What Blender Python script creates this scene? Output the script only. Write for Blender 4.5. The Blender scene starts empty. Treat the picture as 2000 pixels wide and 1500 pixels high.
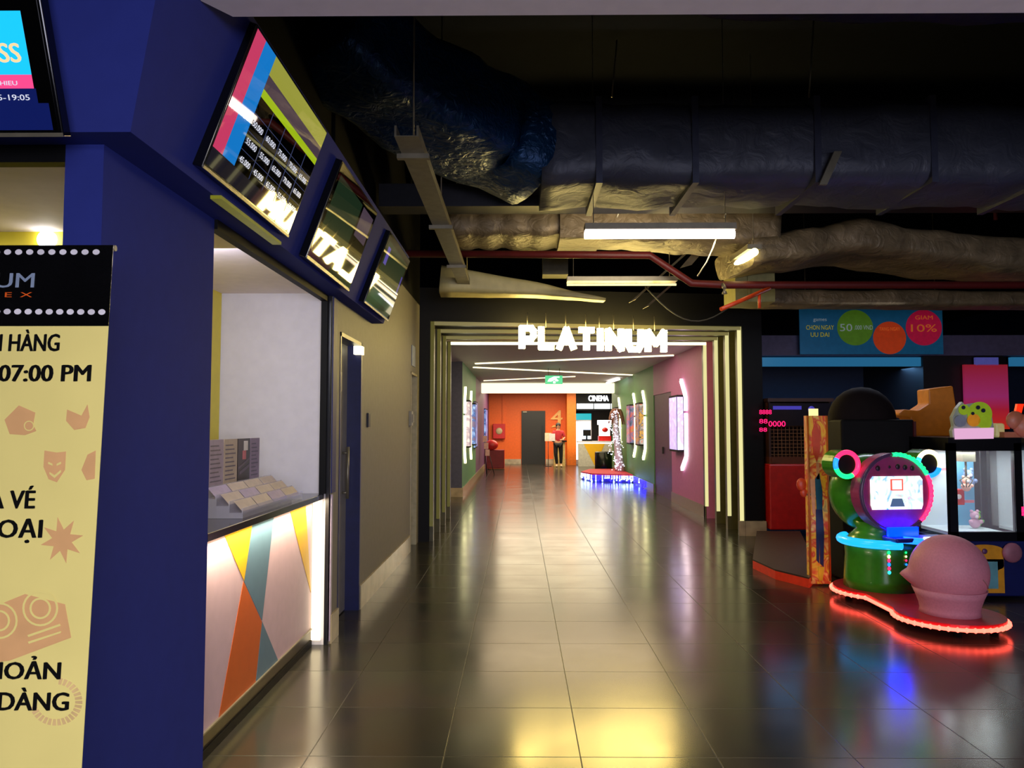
import bpy, bmesh, math, random
from mathutils import Vector, Matrix, Euler, noise
random.seed(7)
PI = math.pi
sc = bpy.context.scene
COL = sc.collection

# ---------------------------------------------------------------- camera, world, exposure, big lights
TH = math.atan(83/1500.0); PS = math.atan(14/1500.0*math.cos(TH))
cam_d = bpy.data.cameras.new('camera'); cam_d.sensor_width = 36; cam_d.lens = 27; cam_d.clip_end = 200
cam = bpy.data.objects.new('camera', cam_d); COL.objects.link(cam)
cam.location = (0, 0, 1.55); cam.rotation_euler = (PI/2+TH, 0, PS)
sc.camera = cam
sc.view_settings.view_transform = 'Standard'; sc.view_settings.look = 'None'
sc.view_settings.exposure = 0.1; sc.view_settings.gamma = 1.0; sc.view_settings.use_curve_mapping = False
sc.cycles.use_denoising = True
sc.cycles.max_bounces = 6; sc.cycles.sample_clamp_indirect = 6.0
wd = bpy.data.worlds.new('world'); sc.world = wd; wd.use_nodes = True
bg = wd.node_tree.nodes['Background']; bg.inputs[0].default_value = (0.25, 0.3, 0.55, 1); bg.inputs[1].default_value = 0.035

def area(name, loc, rot, sx, sy, power, color):
    l = bpy.data.lights.new(name, 'AREA'); l.shape = 'RECTANGLE'; l.size = sx; l.size_y = sy
    l.energy = power; l.color = color
    o = bpy.data.objects.new(name, l); COL.objects.link(o); o.location = loc; o.rotation_euler = rot
    return o
area('hall_top_fill', (0.3, -0.6, 2.93), (0, 0, 0), 1.6, 1.6, 80, (1.0, 0.94, 0.84))  # unseen ambient fill added overhead behind the camera
area('hall_back_fill', (2.2, -4.6, 1.6), (math.radians(110), 0, math.radians(8)), 5.0, 1.8, 330, (0.80, 0.80, 1.0))  # unseen bluish fill added behind the camera to lift ducts and pillar
area('booth_lamp', (-1.75, 4.1, 2.50), (math.radians(38), 0, 0), 0.5, 0.8, 17, (0.88, 0.86, 1.0))
area('booth_front_lamp', (-2.6, 3.1, 2.50), (0, 0, 0), 0.9, 0.5, 9, (1.0, 0.96, 0.9))
area('counter_led_glow', (-1.425, 4.5, 1.018), (0, math.radians(-22), 0), 0.02, 1.95, 20, (1.0, 0.84, 0.6))
area('corridor_lamp', (1.0, 15.2, 2.95), (0, 0, 0), 3.4, 2.5, 85, (1.0, 0.76, 0.48))
area('corridor_far_lamp', (1.0, 22.0, 2.95), (0, 0, 0), 3.2, 4.0, 115, (1.0, 0.80, 0.48))
area('lobby_lamp', (1.2, 28.8, 2.95), (0, 0, 0), 4.0, 3.0, 300, (1.0, 0.85, 0.6))
area('arcade_lamp', (4.2, 9.2, 3.1), (0, 0, 0), 1.2, 0.6, 20, (0.75, 0.8, 1.0))
area('arcade_cove_lamp', (5.2, 12.6, 2.5), (0, 0, 0), 2.6, 0.4, 22, (0.2, 0.5, 1.0))

# ---------------------------------------------------------------- pixel rays (frame 2000 x 1500)
CF = Vector((-math.sin(PS)*math.cos(TH), math.cos(PS)*math.cos(TH), math.sin(TH)))
CR = Vector((math.cos(PS), math.sin(PS), 0)); CU = CR.cross(CF); CC = Vector((0, 0, 1.55))
def ray(u, v): return CF + CR*((u-1000)/1500) + CU*((750-v)/1500)
def atY(u, v, Y): d = ray(u, v); return CC + d*(Y/d.y)
def atX(u, v, X): d = ray(u, v); return CC + d*(X/d.x)
def atZ(u, v, Z=0): d = ray(u, v); return CC + d*((Z-1.55)/d.z)

# ---------------------------------------------------------------- materials
def lin(c):
    if isinstance(c, str):
        c = tuple(int(c[i:i+2], 16)/255 for i in (0, 2, 4))
    return tuple(((x/12.92) if x <= .04045 else ((x+.055)/1.055)**2.4) for x in c)
def M(name, col, rough=.5, metal=0., emit=None, es=0., vary=.12, scale=14, bump=0., spec=.5, alpha=1., trans=0., coat=0.):
    m = bpy.data.materials.new(name); m.use_nodes = True
    nt = m.node_tree; p = nt.nodes['Principled BSDF']; c = lin(col)
    tc = nt.nodes.new('ShaderNodeTexCoord'); nz = nt.nodes.new('ShaderNodeTexNoise'); nz.inputs['Scale'].default_value = scale
    nt.links.new(tc.outputs['Object'], nz.inputs['Vector'])
    rp = nt.nodes.new('ShaderNodeValToRGB')
    rp.color_ramp.elements[0].position = .3; rp.color_ramp.elements[1].position = .7
    rp.color_ramp.elements[0].color = tuple(x*(1-vary) for x in c)+(1,)
    rp.color_ramp.elements[1].color = tuple(min(1, x*(1+vary)) for x in c)+(1,)
    nt.links.new(nz.outputs['Fac'], rp.inputs['Fac']); nt.links.new(rp.outputs['Color'], p.inputs['Base Color'])
    p.inputs['Roughness'].default_value = rough; p.inputs['Metallic'].default_value = metal
    p.inputs['Specular IOR Level'].default_value = spec
    p.inputs['Coat Weight'].default_value = coat
    p.inputs['Coat Roughness'].default_value = .08
    if trans: p.inputs['Transmission Weight'].default_value = trans
    if alpha < 1: p.inputs['Alpha'].default_value = alpha
    if emit is not None:
        p.inputs['Emission Color'].default_value = lin(emit)+(1,); p.inputs['Emission Strength'].default_value = es
    if bump:
        b = nt.nodes.new('ShaderNodeBump'); b.inputs['Strength'].default_value = bump; b.inputs['Distance'].default_value = .03
        n2 = nt.nodes.new('ShaderNodeTexNoise'); n2.inputs['Scale'].default_value = scale*1.3; n2.inputs['Detail'].default_value = 6
        n2.inputs['Distortion'].default_value = 1.2
        nt.links.new(tc.outputs['Object'], n2.inputs['Vector']); nt.links.new(n2.outputs['Fac'], b.inputs['Height'])
        nt.links.new(b.outputs['Normal'], p.inputs['Normal'])
    return m
def EM(name, col, es, base='101010', rough=.25): return M(name, base, rough, 0, col, es, vary=.02)

def floor_mat():
    m = bpy.data.materials.new('dark_floor_tiles'); m.use_nodes = True
    nt = m.node_tree; p = nt.nodes['Principled BSDF']; L = nt.links.new
    tc = nt.nodes.new('ShaderNodeTexCoord'); mp = nt.nodes.new('ShaderNodeMapping')
    mp.inputs['Location'].default_value = (-.287+.64*20, -3.70+.63*20, 0)
    L(tc.outputs['Object'], mp.inputs['Vector'])
    br = nt.nodes.new('ShaderNodeTexBrick'); br.offset = 0; br.squash = 1
    br.inputs['Scale'].default_value = 1; br.inputs['Brick Width'].default_value = .64; br.inputs['Row Height'].default_value = .63
    br.inputs['Mortar Size'].default_value = .0032; br.inputs['Mortar Smooth'].default_value = .3; br.inputs['Bias'].default_value = 0
    br.inputs['Color1'].default_value = (.030, .027, .021, 1); br.inputs['Color2'].default_value = (.052, .046, .035, 1)
    br.inputs['Mortar'].default_value = (.006, .006, .006, 1)
    L(mp.outputs[0], br.inputs['Vector'])
    nz = nt.nodes.new('ShaderNodeTexNoise'); nz.inputs['Scale'].default_value = 2.2; nz.inputs['Detail'].default_value = 7
    L(tc.outputs['Object'], nz.inputs['Vector'])
    mx = nt.nodes.new('ShaderNodeMix'); mx.data_type = 'RGBA'; mx.blend_type = 'MULTIPLY'; mx.inputs[0].default_value = .55
    L(br.outputs['Color'], mx.inputs[6]); L(nz.outputs['Color'], mx.inputs[7]); L(mx.outputs[2], p.inputs['Base Color'])
    mr = nt.nodes.new('ShaderNodeMapRange'); mr.inputs['From Min'].default_value = .3; mr.inputs['From Max'].default_value = .75
    mr.inputs['To Min'].default_value = .17; mr.inputs['To Max'].default_value = .23
    L(nz.outputs['Fac'], mr.inputs['Value']); rm = nt.nodes.new('ShaderNodeMath'); rm.operation = 'MULTIPLY_ADD'; L(br.outputs['Fac'], rm.inputs[0]); rm.inputs[1].default_value = .3; L(mr.outputs[0], rm.inputs[2]); L(rm.outputs[0], p.inputs['Roughness'])
    sm = nt.nodes.new('ShaderNodeMapRange'); L(br.outputs['Fac'], sm.inputs['Value']); sm.inputs['To Min'].default_value = .6; sm.inputs['To Max'].default_value = .5; L(sm.outputs[0], p.inputs['Specular IOR Level'])
    p.inputs['Specular Tint'].default_value = (1, .9, .68, 1)  # yellow cast of sign and tubes put into the floor's reflections
    bp = nt.nodes.new('ShaderNodeBump'); bp.inputs['Strength'].default_value = .25; bp.inputs['Distance'].default_value = .003
    bp.invert = True; L(br.outputs['Fac'], bp.inputs['Height']); L(bp.outputs['Normal'], p.inputs['Normal'])
    return m

m_floor = floor_mat()
m_blue = M('royal_blue_paint', '2c3684', .8, spec=.15, vary=.03)
m_bluedk = M('navy_paint', '1c2360', .55, vary=.03)
m_greywall = M('grey_green_wall_paint', '7e786a', .6, vary=.05)
m_white = M('white_paint', 'd8d4d8', .6, vary=.03)
m_cream = M('cream_gypsum', 'f4e8ec', .7, vary=.03)
m_black = M('black_paint', '0b0b0c', .6, spec=.2)
m_blackgl = M('gloss_black_plastic', '08080a', .12)
m_slab = M('dark_concrete', '11141f', .9, spec=.1)  # one even dark blue-grey for the slab and concrete beams
m_base = M('polished_stone_skirting', 'a89878', .18, vary=.2, scale=6)
m_yellow = M('yellow_paint', 'f0dc3c', .45, vary=.03)
m_magenta = M('magenta_paint', 'b0609a', .55, vary=.05)
m_purple = M('dark_purple_paint', '5a3a60', .5)
m_green = M('green_paint', '4f8a50', .55, vary=.06)
m_slate = M('slate_blue_paint', '45465a', .6)
m_orange = M('orange_paint', 'e8641a', .55, vary=.05)
m_navy = M('dark_navy_wall', '0f1c38', .6)
m_foil = M('black_duct_insulation_foil', '464a58', .5, .12, bump=.6, scale=4)
m_sheenfoil = M('blue_sheen_foil', '14406c', .32, .45, bump=.9, scale=9)  # blue light reflected in the foil is put into its base colour
m_tan = M('silver_duct_insulation', '7c6c50', .5, .2, bump=.9, scale=5, vary=.3)
m_steel = M('galvanised_steel', '8d8672', .4, .6)
m_darksteel = M('dark_steel', '2a2a30', .5, .4)
m_rust = M('red_sprinkler_pipe_paint', '5c1614', .5)
m_redp = M('orange_red_pipe_paint', 'd8481c', .4)
m_red = M('red_enamel', 'c01c18', .35)
m_reddk = M('dark_red_upholstery', '7a0c10', .5)
m_glass = M('clear_glass', 'ffffff', .03, alpha=.12, vary=0)
m_acrylic = M('clear_acrylic', 'e8e4ec', .06, alpha=.35, vary=0)
m_gold = M('gold_letter_metal', 'f0bc68', .4)
m_skin = M('skin', 'c08a68', .6)

# ---------------------------------------------------------------- mesh helpers
def nb(): return bmesh.new()
def hexa(bm, p, mi=0):
    v = [bm.verts.new(q) for q in p]
    for f in ((0,3,2,1),(4,5,6,7),(0,1,5,4),(1,2,6,5),(2,3,7,6),(3,0,4,7)):
        bm.faces.new([v[i] for i in f]).material_index = mi
def box(bm, x0, x1, y0, y1, z0, z1, mi=0):
    hexa(bm, [(x0,y0,z0),(x1,y0,z0),(x1,y1,z0),(x0,y1,z0),(x0,y0,z1),(x1,y0,z1),(x1,y1,z1),(x0,y1,z1)], mi)
def frame_of(d):
    d = d.normalized(); a = Vector((0,0,1)) if abs(d.z) < .9 else Vector((1,0,0))
    s = d.cross(a).normalized(); return s, s.cross(d).normalized()
def tube(bm, pts, r, n=10, mi=0, closed=False, caps=True):
    pts = [Vector(p) for p in pts]; rings = []; N = len(pts)
    rr = r if isinstance(r, (list, tuple)) else [r]*N
    for i, p in enumerate(pts):
        if closed: d = pts[(i+1) % N]-pts[i-1]
        else: d = pts[min(i+1, N-1)]-pts[max(i-1, 0)]
        s, t = frame_of(d)
        if rings and s.dot(ps) < 0: s = -s; t = -t
        ps = s
        rings.append([bm.verts.new(p+s*math.cos(2*PI*k/n)*rr[i]+t*math.sin(2*PI*k/n)*rr[i]) for k in range(n)])
    M_ = N if closed else N-1
    for i in range(M_):
        a, b = rings[i], rings[(i+1) % N]
        for k in range(n):
            f = bm.faces.new((a[k], a[(k+1) % n], b[(k+1) % n], b[k])); f.smooth = True; f.material_index = mi
    if caps and not closed:
        bm.faces.new(rings[0][::-1]).material_index = mi; bm.faces.new(rings[-1]).material_index = mi
def lathe(bm, prof, c=(0,0,0), n=28, mi=0, cap=True):
    c = Vector(c); rings = [[bm.verts.new(c+Vector((r*math.cos(2*PI*k/n), r*math.sin(2*PI*k/n), z))) for k in range(n)] for r, z in prof]
    for a, b in zip(rings, rings[1:]):
        for k in range(n):
            f = bm.faces.new((a[k], a[(k+1) % n], b[(k+1) % n], b[k])); f.smooth = True; f.material_index = mi
    if cap:
        bm.faces.new(rings[0][::-1]).material_index = mi; bm.faces.new(rings[-1]).material_index = mi
def prism(bm, poly, vec, mi=0):
    vec = Vector(vec); a = [bm.verts.new(p) for p in poly]; b = [bm.verts.new(Vector(p)+vec) for p in poly]; n = len(poly)
    bm.faces.new(a).material_index = mi; bm.faces.new(b[::-1]).material_index = mi
    for i in range(n): bm.faces.new((a[i], b[i], b[(i+1) % n], a[(i+1) % n])).material_index = mi
def ball(bm, c, r, seg=20, mi=0, sq=(1,1,1)):
    prof = []
    g = bmesh.ops.create_uvsphere(bm, u_segments=seg, v_segments=max(8, seg//2), radius=r)
    for v in g['verts']: v.co = Vector((v.co.x*sq[0], v.co.y*sq[1], v.co.z*sq[2]))+Vector(c)
    for v in g['verts']:
        for f in v.link_faces: f.smooth = True; f.material_index = mi
def circ(c, r, n=32, a0=0, a1=2*PI, ax='y', full=True):
    out = []
    for k in range(n if full else n+1):
        a = a0+(a1-a0)*k/n
        if ax == 'y': out.append(Vector((c[0]+r*math.cos(a), c[1], c[2]+r*math.sin(a))))
        elif ax == 'z': out.append(Vector((c[0]+r*math.cos(a), c[1]+r*math.sin(a), c[2])))
        else: out.append(Vector((c[0], c[1]+r*math.cos(a), c[2]+r*math.sin(a))))
    return out
MW = {}
def obj(name, bm, mats, parent=None, w=True, bevel=0.):
    """one mesh object; w: vertices are in world coordinates, else in the frame of the thing"""
    if parent is not None and w: bm.transform(MW[parent].inverted())
    bmesh.ops.recalc_face_normals(bm, faces=bm.faces)
    me = bpy.data.meshes.new(name); bm.to_mesh(me); bm.free()
    if not isinstance(mats, (list, tuple)): mats = [mats]
    for m in mats: me.materials.append(m)
    o = bpy.data.objects.new(name, me); COL.objects.link(o)
    if parent is not None: o.parent = parent; MW[o] = MW[parent]
    else: MW[o] = Matrix.Identity(4)
    if bevel:
        b = o.modifiers.new('bevel', 'BEVEL'); b.width = bevel; b.segments = 2; b.limit_method = 'ANGLE'
    return o
def thing(name, label, cat, loc=(0,0,0), rot=(0,0,0), group=None):
    o = bpy.data.objects.new(name, None); COL.objects.link(o); o.empty_display_size = .1
    o.location = loc; o.rotation_euler = rot
    MW[o] = Matrix.Translation(Vector(loc)) @ Euler(rot, 'XYZ').to_matrix().to_4x4()
    o['label'] = label; o['category'] = cat
    if group: o['group'] = group
    return o
def tag(o, label, cat, group=None, kind=None):
    o['label'] = label; o['category'] = cat
    if group: o['group'] = group
    if kind: o['kind'] = kind
    return o
def recenter(o):
    """put a single-mesh thing's origin at its base"""
    me = o.data; xs = [v.co for v in me.vertices]
    c = Vector(((min(v.x for v in xs)+max(v.x for v in xs))/2, (min(v.y for v in xs)+max(v.y for v in xs))/2, min(v.z for v in xs)))
    me.transform(Matrix.Translation(-c)); o.location = c; MW[o] = Matrix.Translation(c)
    return o
def solo(name, bm, mats, label, cat, group=None, bevel=0., kind=None):
    return tag(recenter(obj(name, bm, mats, bevel=bevel)), label, cat, group, kind)
def struct(name, bm, mats, parent=None, label=None):
    o = obj(name, bm, mats, parent)
    if parent is None:
        o['kind'] = 'structure'
        if label: o['label'] = label
    return o
def txt(name, s, org, right, up, cap, mat, parent=None, width=None, align='LEFT', ext=.001, w=True, bold=0.0, spacing=1.0):
    cu = bpy.data.curves.new(name, 'FONT'); cu.body = s; cu.size = 1; cu.extrude = 0.0; cu.space_character = spacing
    cu.resolution_u = 3
    t = bpy.data.objects.new(name, cu); COL.objects.link(t)
    dg = bpy.context.evaluated_depsgraph_get(); me0 = bpy.data.meshes.new_from_object(t.evaluated_get(dg))
    bpy.data.objects.remove(t)
    bm = nb(); bm.from_mesh(me0); bpy.data.meshes.remove(me0)
    if not bm.verts: return None
    x0 = min(v.co.x for v in bm.verts); x1 = max(v.co.x for v in bm.verts)
    sy = cap/.72; sx = sy if width is None else width/(x1-x0)
    off = {'LEFT': x0, 'RIGHT': x1, 'CENTER': (x0+x1)/2}[align]
    R = Vector(right).normalized(); U = Vector(up).normalized(); Nn = R.cross(U)
    if bold:
        src = bm.faces[:]
        for kk, (dx, dy) in enumerate(((bold, 0), (-bold, 0), (bold/2, bold*.4), (-bold/2, -bold*.2))):
            g = bmesh.ops.duplicate(bm, geom=src)
            for v in [e for e in g['geom'] if isinstance(e, bmesh.types.BMVert)]: v.co.x += dx; v.co.y += dy; v.co.z += .0001*(kk+1)
    for v in bm.verts: v.co = Vector(org)+R*((v.co.x-off)*sx)+U*(v.co.y*sy)+Nn*v.co.z
    if ext:
        g = bmesh.ops.extrude_face_region(bm, geom=bm.faces[:])
        for v in [e for e in g['geom'] if isinstance(e, bmesh.types.BMVert)]: v.co += Nn*ext
    return obj(name, bm, mat, parent, w)
def dup(root, loc, rot=None, label=None, group=None):
    r = root.copy(); COL.objects.link(r); r.location = loc
    if rot is not None: r.rotation_euler = rot
    if label: r['label'] = label
    if group: r['group'] = group
    MW[r] = Matrix.Translation(Vector(loc)) @ r.rotation_euler.to_matrix().to_4x4()
    for ch in list(root.children):
        c = ch.copy(); COL.objects.link(c); c.parent = r; MW[c] = MW[r]
        for g in list(ch.children):
            d = g.copy(); COL.objects.link(d); d.parent = c; MW[d] = MW[r]
    return r
X3, Y3, Z3 = Vector((1,0,0)), Vector((0,1,0)), Vector((0,0,1))

# ================================================================ SETTING
b = nb(); box(b, -9, 16, -5, 36, -.12, 0); struct('floor', b, m_floor)
b = nb(); box(b, -9, 16, -5, 34.5, 5.4, 5.6); struct('ceiling', b, m_slab)
# low gypsum ceiling over the viewer
b = nb(); prism(b, [(-1.07,-5,2.98),(8,-5,2.98),(8,2.6,2.98),(-1.0,2.6,2.98),(-1.07,2.5,2.98)], (0,0,.16)); struct('ceiling_near', b, m_cream)
b = nb(); box(b, -9, 16, -5.15, -5, 0, 5.4); struct('wall_back', b, m_navy)
b = nb(); box(b, 15.8, 16, -5, 34.5, 0, 5.4); struct('wall_right', b, m_navy)
b = nb(); box(b, -4.9, -4.7, 2.6, 5.75, 0, 2.6); struct('wall_booth_side', b, m_white)

# left wall with two door openings
WX = -1.36
b = nb()
def wseg(y0, y1, z0, z1): box(b, WX-.2, WX, y0, y1, z0, z1)
D1 = (5.80, 6.60, 2.27); D2 = (9.62, 10.22, 2.24)
ZT = 3.2
wseg(5.56, D1[0], 0, ZT); wseg(D1[0], D1[1], D1[2], ZT); wseg(D1[1], D2[0], 0, ZT); wseg(D2[0], D2[1], D2[2], ZT); wseg(D2[1], 10.42, 0, ZT)
struct('wall_left', b, m_greywall)
b = nb(); wseg(5.56, 10.42, ZT, 5.4); struct('wall_left_upper', b, m_black)
b = nb()
for y0, y1 in ((5.57, D1[0]), (D1[1], D2[0])): box(b, WX, WX+.015, y0, y1, 0, .2)
struct('baseboard_left', b, m_base)
# wall above booth and bulkhead
b = nb(); box(b, -1.55, -1.38, 2.62, 5.56, 3.1, 5.4); struct('wall_upper_left', b, m_black)

# ---- doors in the left wall
def wall_door(n, D, leaf_m, jamb_m):
    y0, y1, z = D
    b = nb(); box(b, WX-.155, WX-.115, y0+.03, y1-.03, .01, z-.03)
    d = struct('door_%d' % n, b, leaf_m)
    b = nb(); box(b, WX-.2, WX+.005, y0-.0, y0+.03, 0, z); box(b, WX-.2, WX+.005, y1-.035, y1, 0, z); box(b, WX-.2, WX+.005, y0, y1, z-.03, z)
    obj('door_frame', b, jamb_m, d)
    return d
m_doorgrey = M('grey_door_laminate', '77736c', .4)
d1 = wall_door(1, D1, m_doorgrey, M('dark_navy_door_frame', '141a4c', .4))
b = nb(); tube(b, [(WX-.07, 6.42, .95), (WX-.07, 6.42, 1.38)], .013); tube(b, [(WX-.12,6.42,1.0),(WX-.07,6.42,1.0)], .01); tube(b, [(WX-.12,6.42,1.33),(WX-.07,6.42,1.33)], .01)
obj('door_handle', b, m_steel, d1)
b = nb(); box(b, WX-.115, WX-.11, 6.15, 6.35, 1.84, 2.0); obj('door_sign', b, M('pale_sign_plate', 'c8c0a0', .3), d1)
b = nb(); box(b, WX-.05, WX+.02, 6.50, 6.60, 2.165, 2.235)
solo('indicator_lamp', b, EM('warm_lamp', 'fff2c0', 3), 'small lit rectangular lamp at the top corner of the navy door frame', 'lamp')
d2 = wall_door(2, D2, m_doorgrey, M('pale_door_frame', 'b8ae88', .4))
b = nb(); box(b, WX-.115, WX-.03, 9.70, 9.78, 1.55, 1.68); tube(b, [(WX-.11,9.72,1.02),(WX-.04,9.72,1.02),(WX-.04,9.82,1.02)], .014)
obj('door_lock', b, m_steel, d2)
b = nb(); box(b, WX, WX+.035, 9.46, 9.60, 1.56, 1.74); box(b, WX+.035, WX+.05, 9.50, 9.56, 1.6, 1.7)
solo('access_reader', b, [m_steel], 'small metal access box on the grey wall beside the far left door', 'access box')
b = nb(); box(b, WX, WX+.018, 6.84, 6.93, 1.545, 1.67); s = solo('light_switch', b, m_darksteel, 'slim dark switch plate on the grey wall right of the navy door frame', 'switch', bevel=.003)
b = nb(); box(b, WX, WX+.01, 9.65, 9.95, 2.32, 2.58); solo('door_plaque', b, M('pale_blue_plaque', '8a94a8', .4), 'pale bluish plaque on the grey wall above the far left door', 'sign')

# ---- ticket booth: pillar, header, inner walls, ceiling
b = nb(); box(b, -1.53, -1.40, 2.53, 3.47, 0, 2.5)
struct('pillar', b, m_blue)
b = nb()
prof = [(-1.255, 2.50), (-1.02, 3.12), (-1.42, 3.12), (-1.42, 2.50)]
# sloped bulkhead: side run with mitred corner, and the front run
A = [(-1.255,2.42,2.50), (-1.255,7.05,2.50), (-1.44,7.05,2.50), (-1.44,2.60,2.50)]
B = [(-1.02,2.185,3.12), (-1.02,7.05,3.12), (-1.44,7.05,3.12), (-1.44,2.60,3.12)]
hexa(b, A+B)
A = [(-5,2.42,2.50), (-1.255,2.42,2.50), (-1.44,2.60,2.50), (-5,2.60,2.50)]
B = [(-5,2.185,3.12), (-1.02,2.185,3.12), (-1.44,2.60,3.12), (-5,2.60,3.12)]
hexa(b, A+B)
struct('bulkhead', b, m_blue)
b = nb(); box(b, -1.43, -1.385, 3.47, 5.56, 2.455, 2.50); box(b, -1.43, -1.385, 5.50, 5.56, 1.07, 2.46)
box(b, -4.7, -1.53, 2.53, 2.58, 2.44, 2.5)
struct('window_1', b, m_black)
b = nb(); box(b, -4.7, -1.365, 5.545, 5.558, 0, 2.62); struct('wall_booth_end', b, m_white)
b = nb(); box(b, -4.7, -2.17, 3.76, 5.54, 0, 2.52); struct('wall_booth_yellow', b, m_yellow)
b = nb(); box(b, -4.7, -1.42, 2.6, 5.6, 2.52, 2.56); struct('ceiling_booth', b, m_cream)
b = nb(); lathe(b, [(.0,0),(.045,0),(.045,.02),(.0,.02)], n=20, cap=False); b.transform(Matrix.Translation((-2.34,3.75,2.475)) @ Matrix.Rotation(PI/2,4,'X'))
solo('glint', b, EM('glint_white', 'ffffff', 9), 'glowing disc put in as a tiny round spotlight on the yellow wall above the banner', 'glint')  # stands in for a downlight's reflection in the glossy yellow wall

# ---- side counter
m_panel = M('white_laminate_panel', 'd4b4b8', .5, vary=.03)
m_pyel = M('yellow_laminate', 'f0b818', .5, vary=.03); m_porg = M('orange_laminate', 'd05c14', .5, vary=.03); m_pblu = M('grey_blue_laminate', '5c7c8c', .5, vary=.03)
cnt = thing('ticket_counter', 'white ticket counter with orange, yellow and grey-blue triangles and a lit front edge', 'counter', (-1.6,4.5,0))
b = nb(); box(b, -1.60, -1.475, 3.47, 5.50, .12, 1.02); obj('front_panel', b, m_panel, cnt)
PX = -1.4735
def ppoly(bm, pts, mi, x=PX):
    vs = []
    for zx, zy in pts:
        p = atX(340+zx/2.727, 950+zy/2.727, -1.475)
        p.y = min(max(p.y, 3.472), 5.49); p.z = min(max(p.z, .121), 1.019)
        vs.append((x-.0012, p.y, p.z))
    prism(bm, vs, (.0012+.0008, 0, 0), mi)
b = nb()
ppoly(b, [(278,285),(262,230),(415,200),(372,505)], 0)
ppoly(b, [(368,505),(466,722),(432,1050),(235,1250)], 1)
ppoly(b, [(415,200),(530,160),(467,715),(371,505)], 2)
ppoly(b, [(467,718),(552,925),(434,1050)], 2)
ppoly(b, [(618,135),(700,100),(735,560)], 0)
obj('triangle_pattern', b, [m_pyel, m_porg, m_pblu], cnt)
b = nb(); box(b, -1.62, -1.475, 3.47, 5.50, 0.0, .12); obj('plinth', b, M('brown_metal_plinth', '4c4030', .4, .5), cnt)
b = nb(); box(b, -1.475, -1.465, 3.47, 5.50, 0, .045); obj('plinth_foot', b, m_black, cnt)
b = nb(); box(b, -1.56, -1.475+.012, 3.47, 5.5, .118, .126); obj('plinth_trim', b, m_steel, cnt)
b = nb(); box(b, -1.98, -1.40, 3.47, 5.54, 1.03, 1.07); obj('countertop', b, M('dark_gloss_worktop', '26242a', .1), cnt, bevel=.004)
m_led = EM('warm_led', 'ffe9b8', 7)
b = nb(); box(b, -1.470, -1.455, 3.48, 5.49, 1.018, 1.029); obj('led_strip', b, m_led, cnt)
b = nb(); box(b, -1.472, -1.41, 5.505, 5.53, .04, 1.02); obj('end_glow', b, EM('pier_glow_warm', 'ffeac0', 2.6), cnt)  # white pier face lit from the panel edge, drawn as a glowing strip
b = nb(); box(b, -1.39, -1.365, 5.532, 5.558, 0, 2.5); struct('trim_1', b, M('black_jamb_metal', '141418', .35))
b = nb(); box(b, -1.36, -1.352, 5.56, 5.68, 1.07, 2.5); struct('trim_7', b, m_bluedk)
b = nb(); box(b, -1.372, -1.352, 5.56, 5.60, 0.02, 1.06); struct('trim_2', b, M('lilac_corner_trim', 'b8a8bc', .3))
# front counter
cf = thing('front_ticket_counter', 'white ticket counter behind the yellow banner', 'counter', (-3.1,2.8,0))
b = nb(); box(b, -4.7, -1.535, 2.60, 2.70, .0, 1.03); obj('front_panel', b, m_panel, cf)
b = nb(); box(b, -4.7, -1.535, 2.54, 3.05, 1.03, 1.07); obj('countertop', b, M('dark_worktop', '26242a', .15), cf)

# ---- brochure rack
rk = thing('brochure_rack', 'clear tiered acrylic brochure rack on the ticket counter', 'rack', (-1.6,4.6,1.07))
b = nb()
for k in range(4):
    x1 = -1.44-.07*k
    box(b, x1-.07, x1, 4.02, 5.12, 1.071, 1.10+.035*k)
    box(b, x1-.006, x1, 4.02, 5.12, 1.10+.035*k, 1.125+.035*k)
obj('tiers', b, m_acrylic, rk)
b = nb(); box(b, -1.80, -1.795, 4.02, 5.12, 1.07, 1.42); obj('back_panel', b, m_acrylic, rk)
m_paper = [M('paper_lilac', 'a898ac', .5, vary=.1), M('paper_pale', 'bcaa98', .5, vary=.1), M('paper_film_dark', '2c2420', .3, vary=.3), M('paper_violet', '988498', .5, vary=.12)]
m_ink = M('grey_ink', '6a6070', .5); m_pinkink = M('pink_print', 'd07078', .5); m_wht = M('white_print', 'e8e0d8', .5)
cols = [(4.04,4.26,0,'lilac text-covered brochure nearest the blue pillar in the counter rack'), (4.27,4.48,0,'lilac list brochure, second from the blue pillar in the counter rack'),
        (4.49,4.70,1,'pale brochure just left of the dark film leaflet'), (4.71,4.92,2,'dark film leaflet with a pink figure in the rack'), (4.93,5.10,3,'violet-grey brochure at the far end of the rack')]
for y0, y1, mi, lab in cols:
    r = thing('brochure', lab, 'brochure', (-1.73,(y0+y1)/2,1.21), group='brochures standing in the counter rack')
    b = nb(); box(b, -1.735, -1.725, y0, y1, 1.212, 1.475); obj('sheet', b, m_paper[mi], r)
    b = nb()
    if mi == 2:
        box(b, -1.725, -1.7238, y0+.10, y0+.17, 1.40, 1.46, 0); box(b, -1.725, -1.7238, y0+.08, y0+.14, 1.345, 1.40, 1)
        prism(b, [(-1.7248,y0+.01,1.285),(-1.7248,y1-.01,1.34),(-1.7248,y1-.01,1.355),(-1.7248,y0+.01,1.30)], (.001,0,0), 2)
        prism(b, [(-1.7248,y0+.03,1.25),(-1.7248,y1-.01,1.295),(-1.7248,y1-.01,1.315),(-1.7248,y0+.03,1.27)], (.001,0,0), 2)
        obj('print', b, [m_wht, m_pinkink, m_ink], r)
    else:
        for q in range(9): box(b, -1.725, -1.7238, y0+.02, y1-.03-.02*(q % 3), 1.235+q*.025, 1.243+q*.025)
        obj('print', b, m_ink, r)
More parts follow.
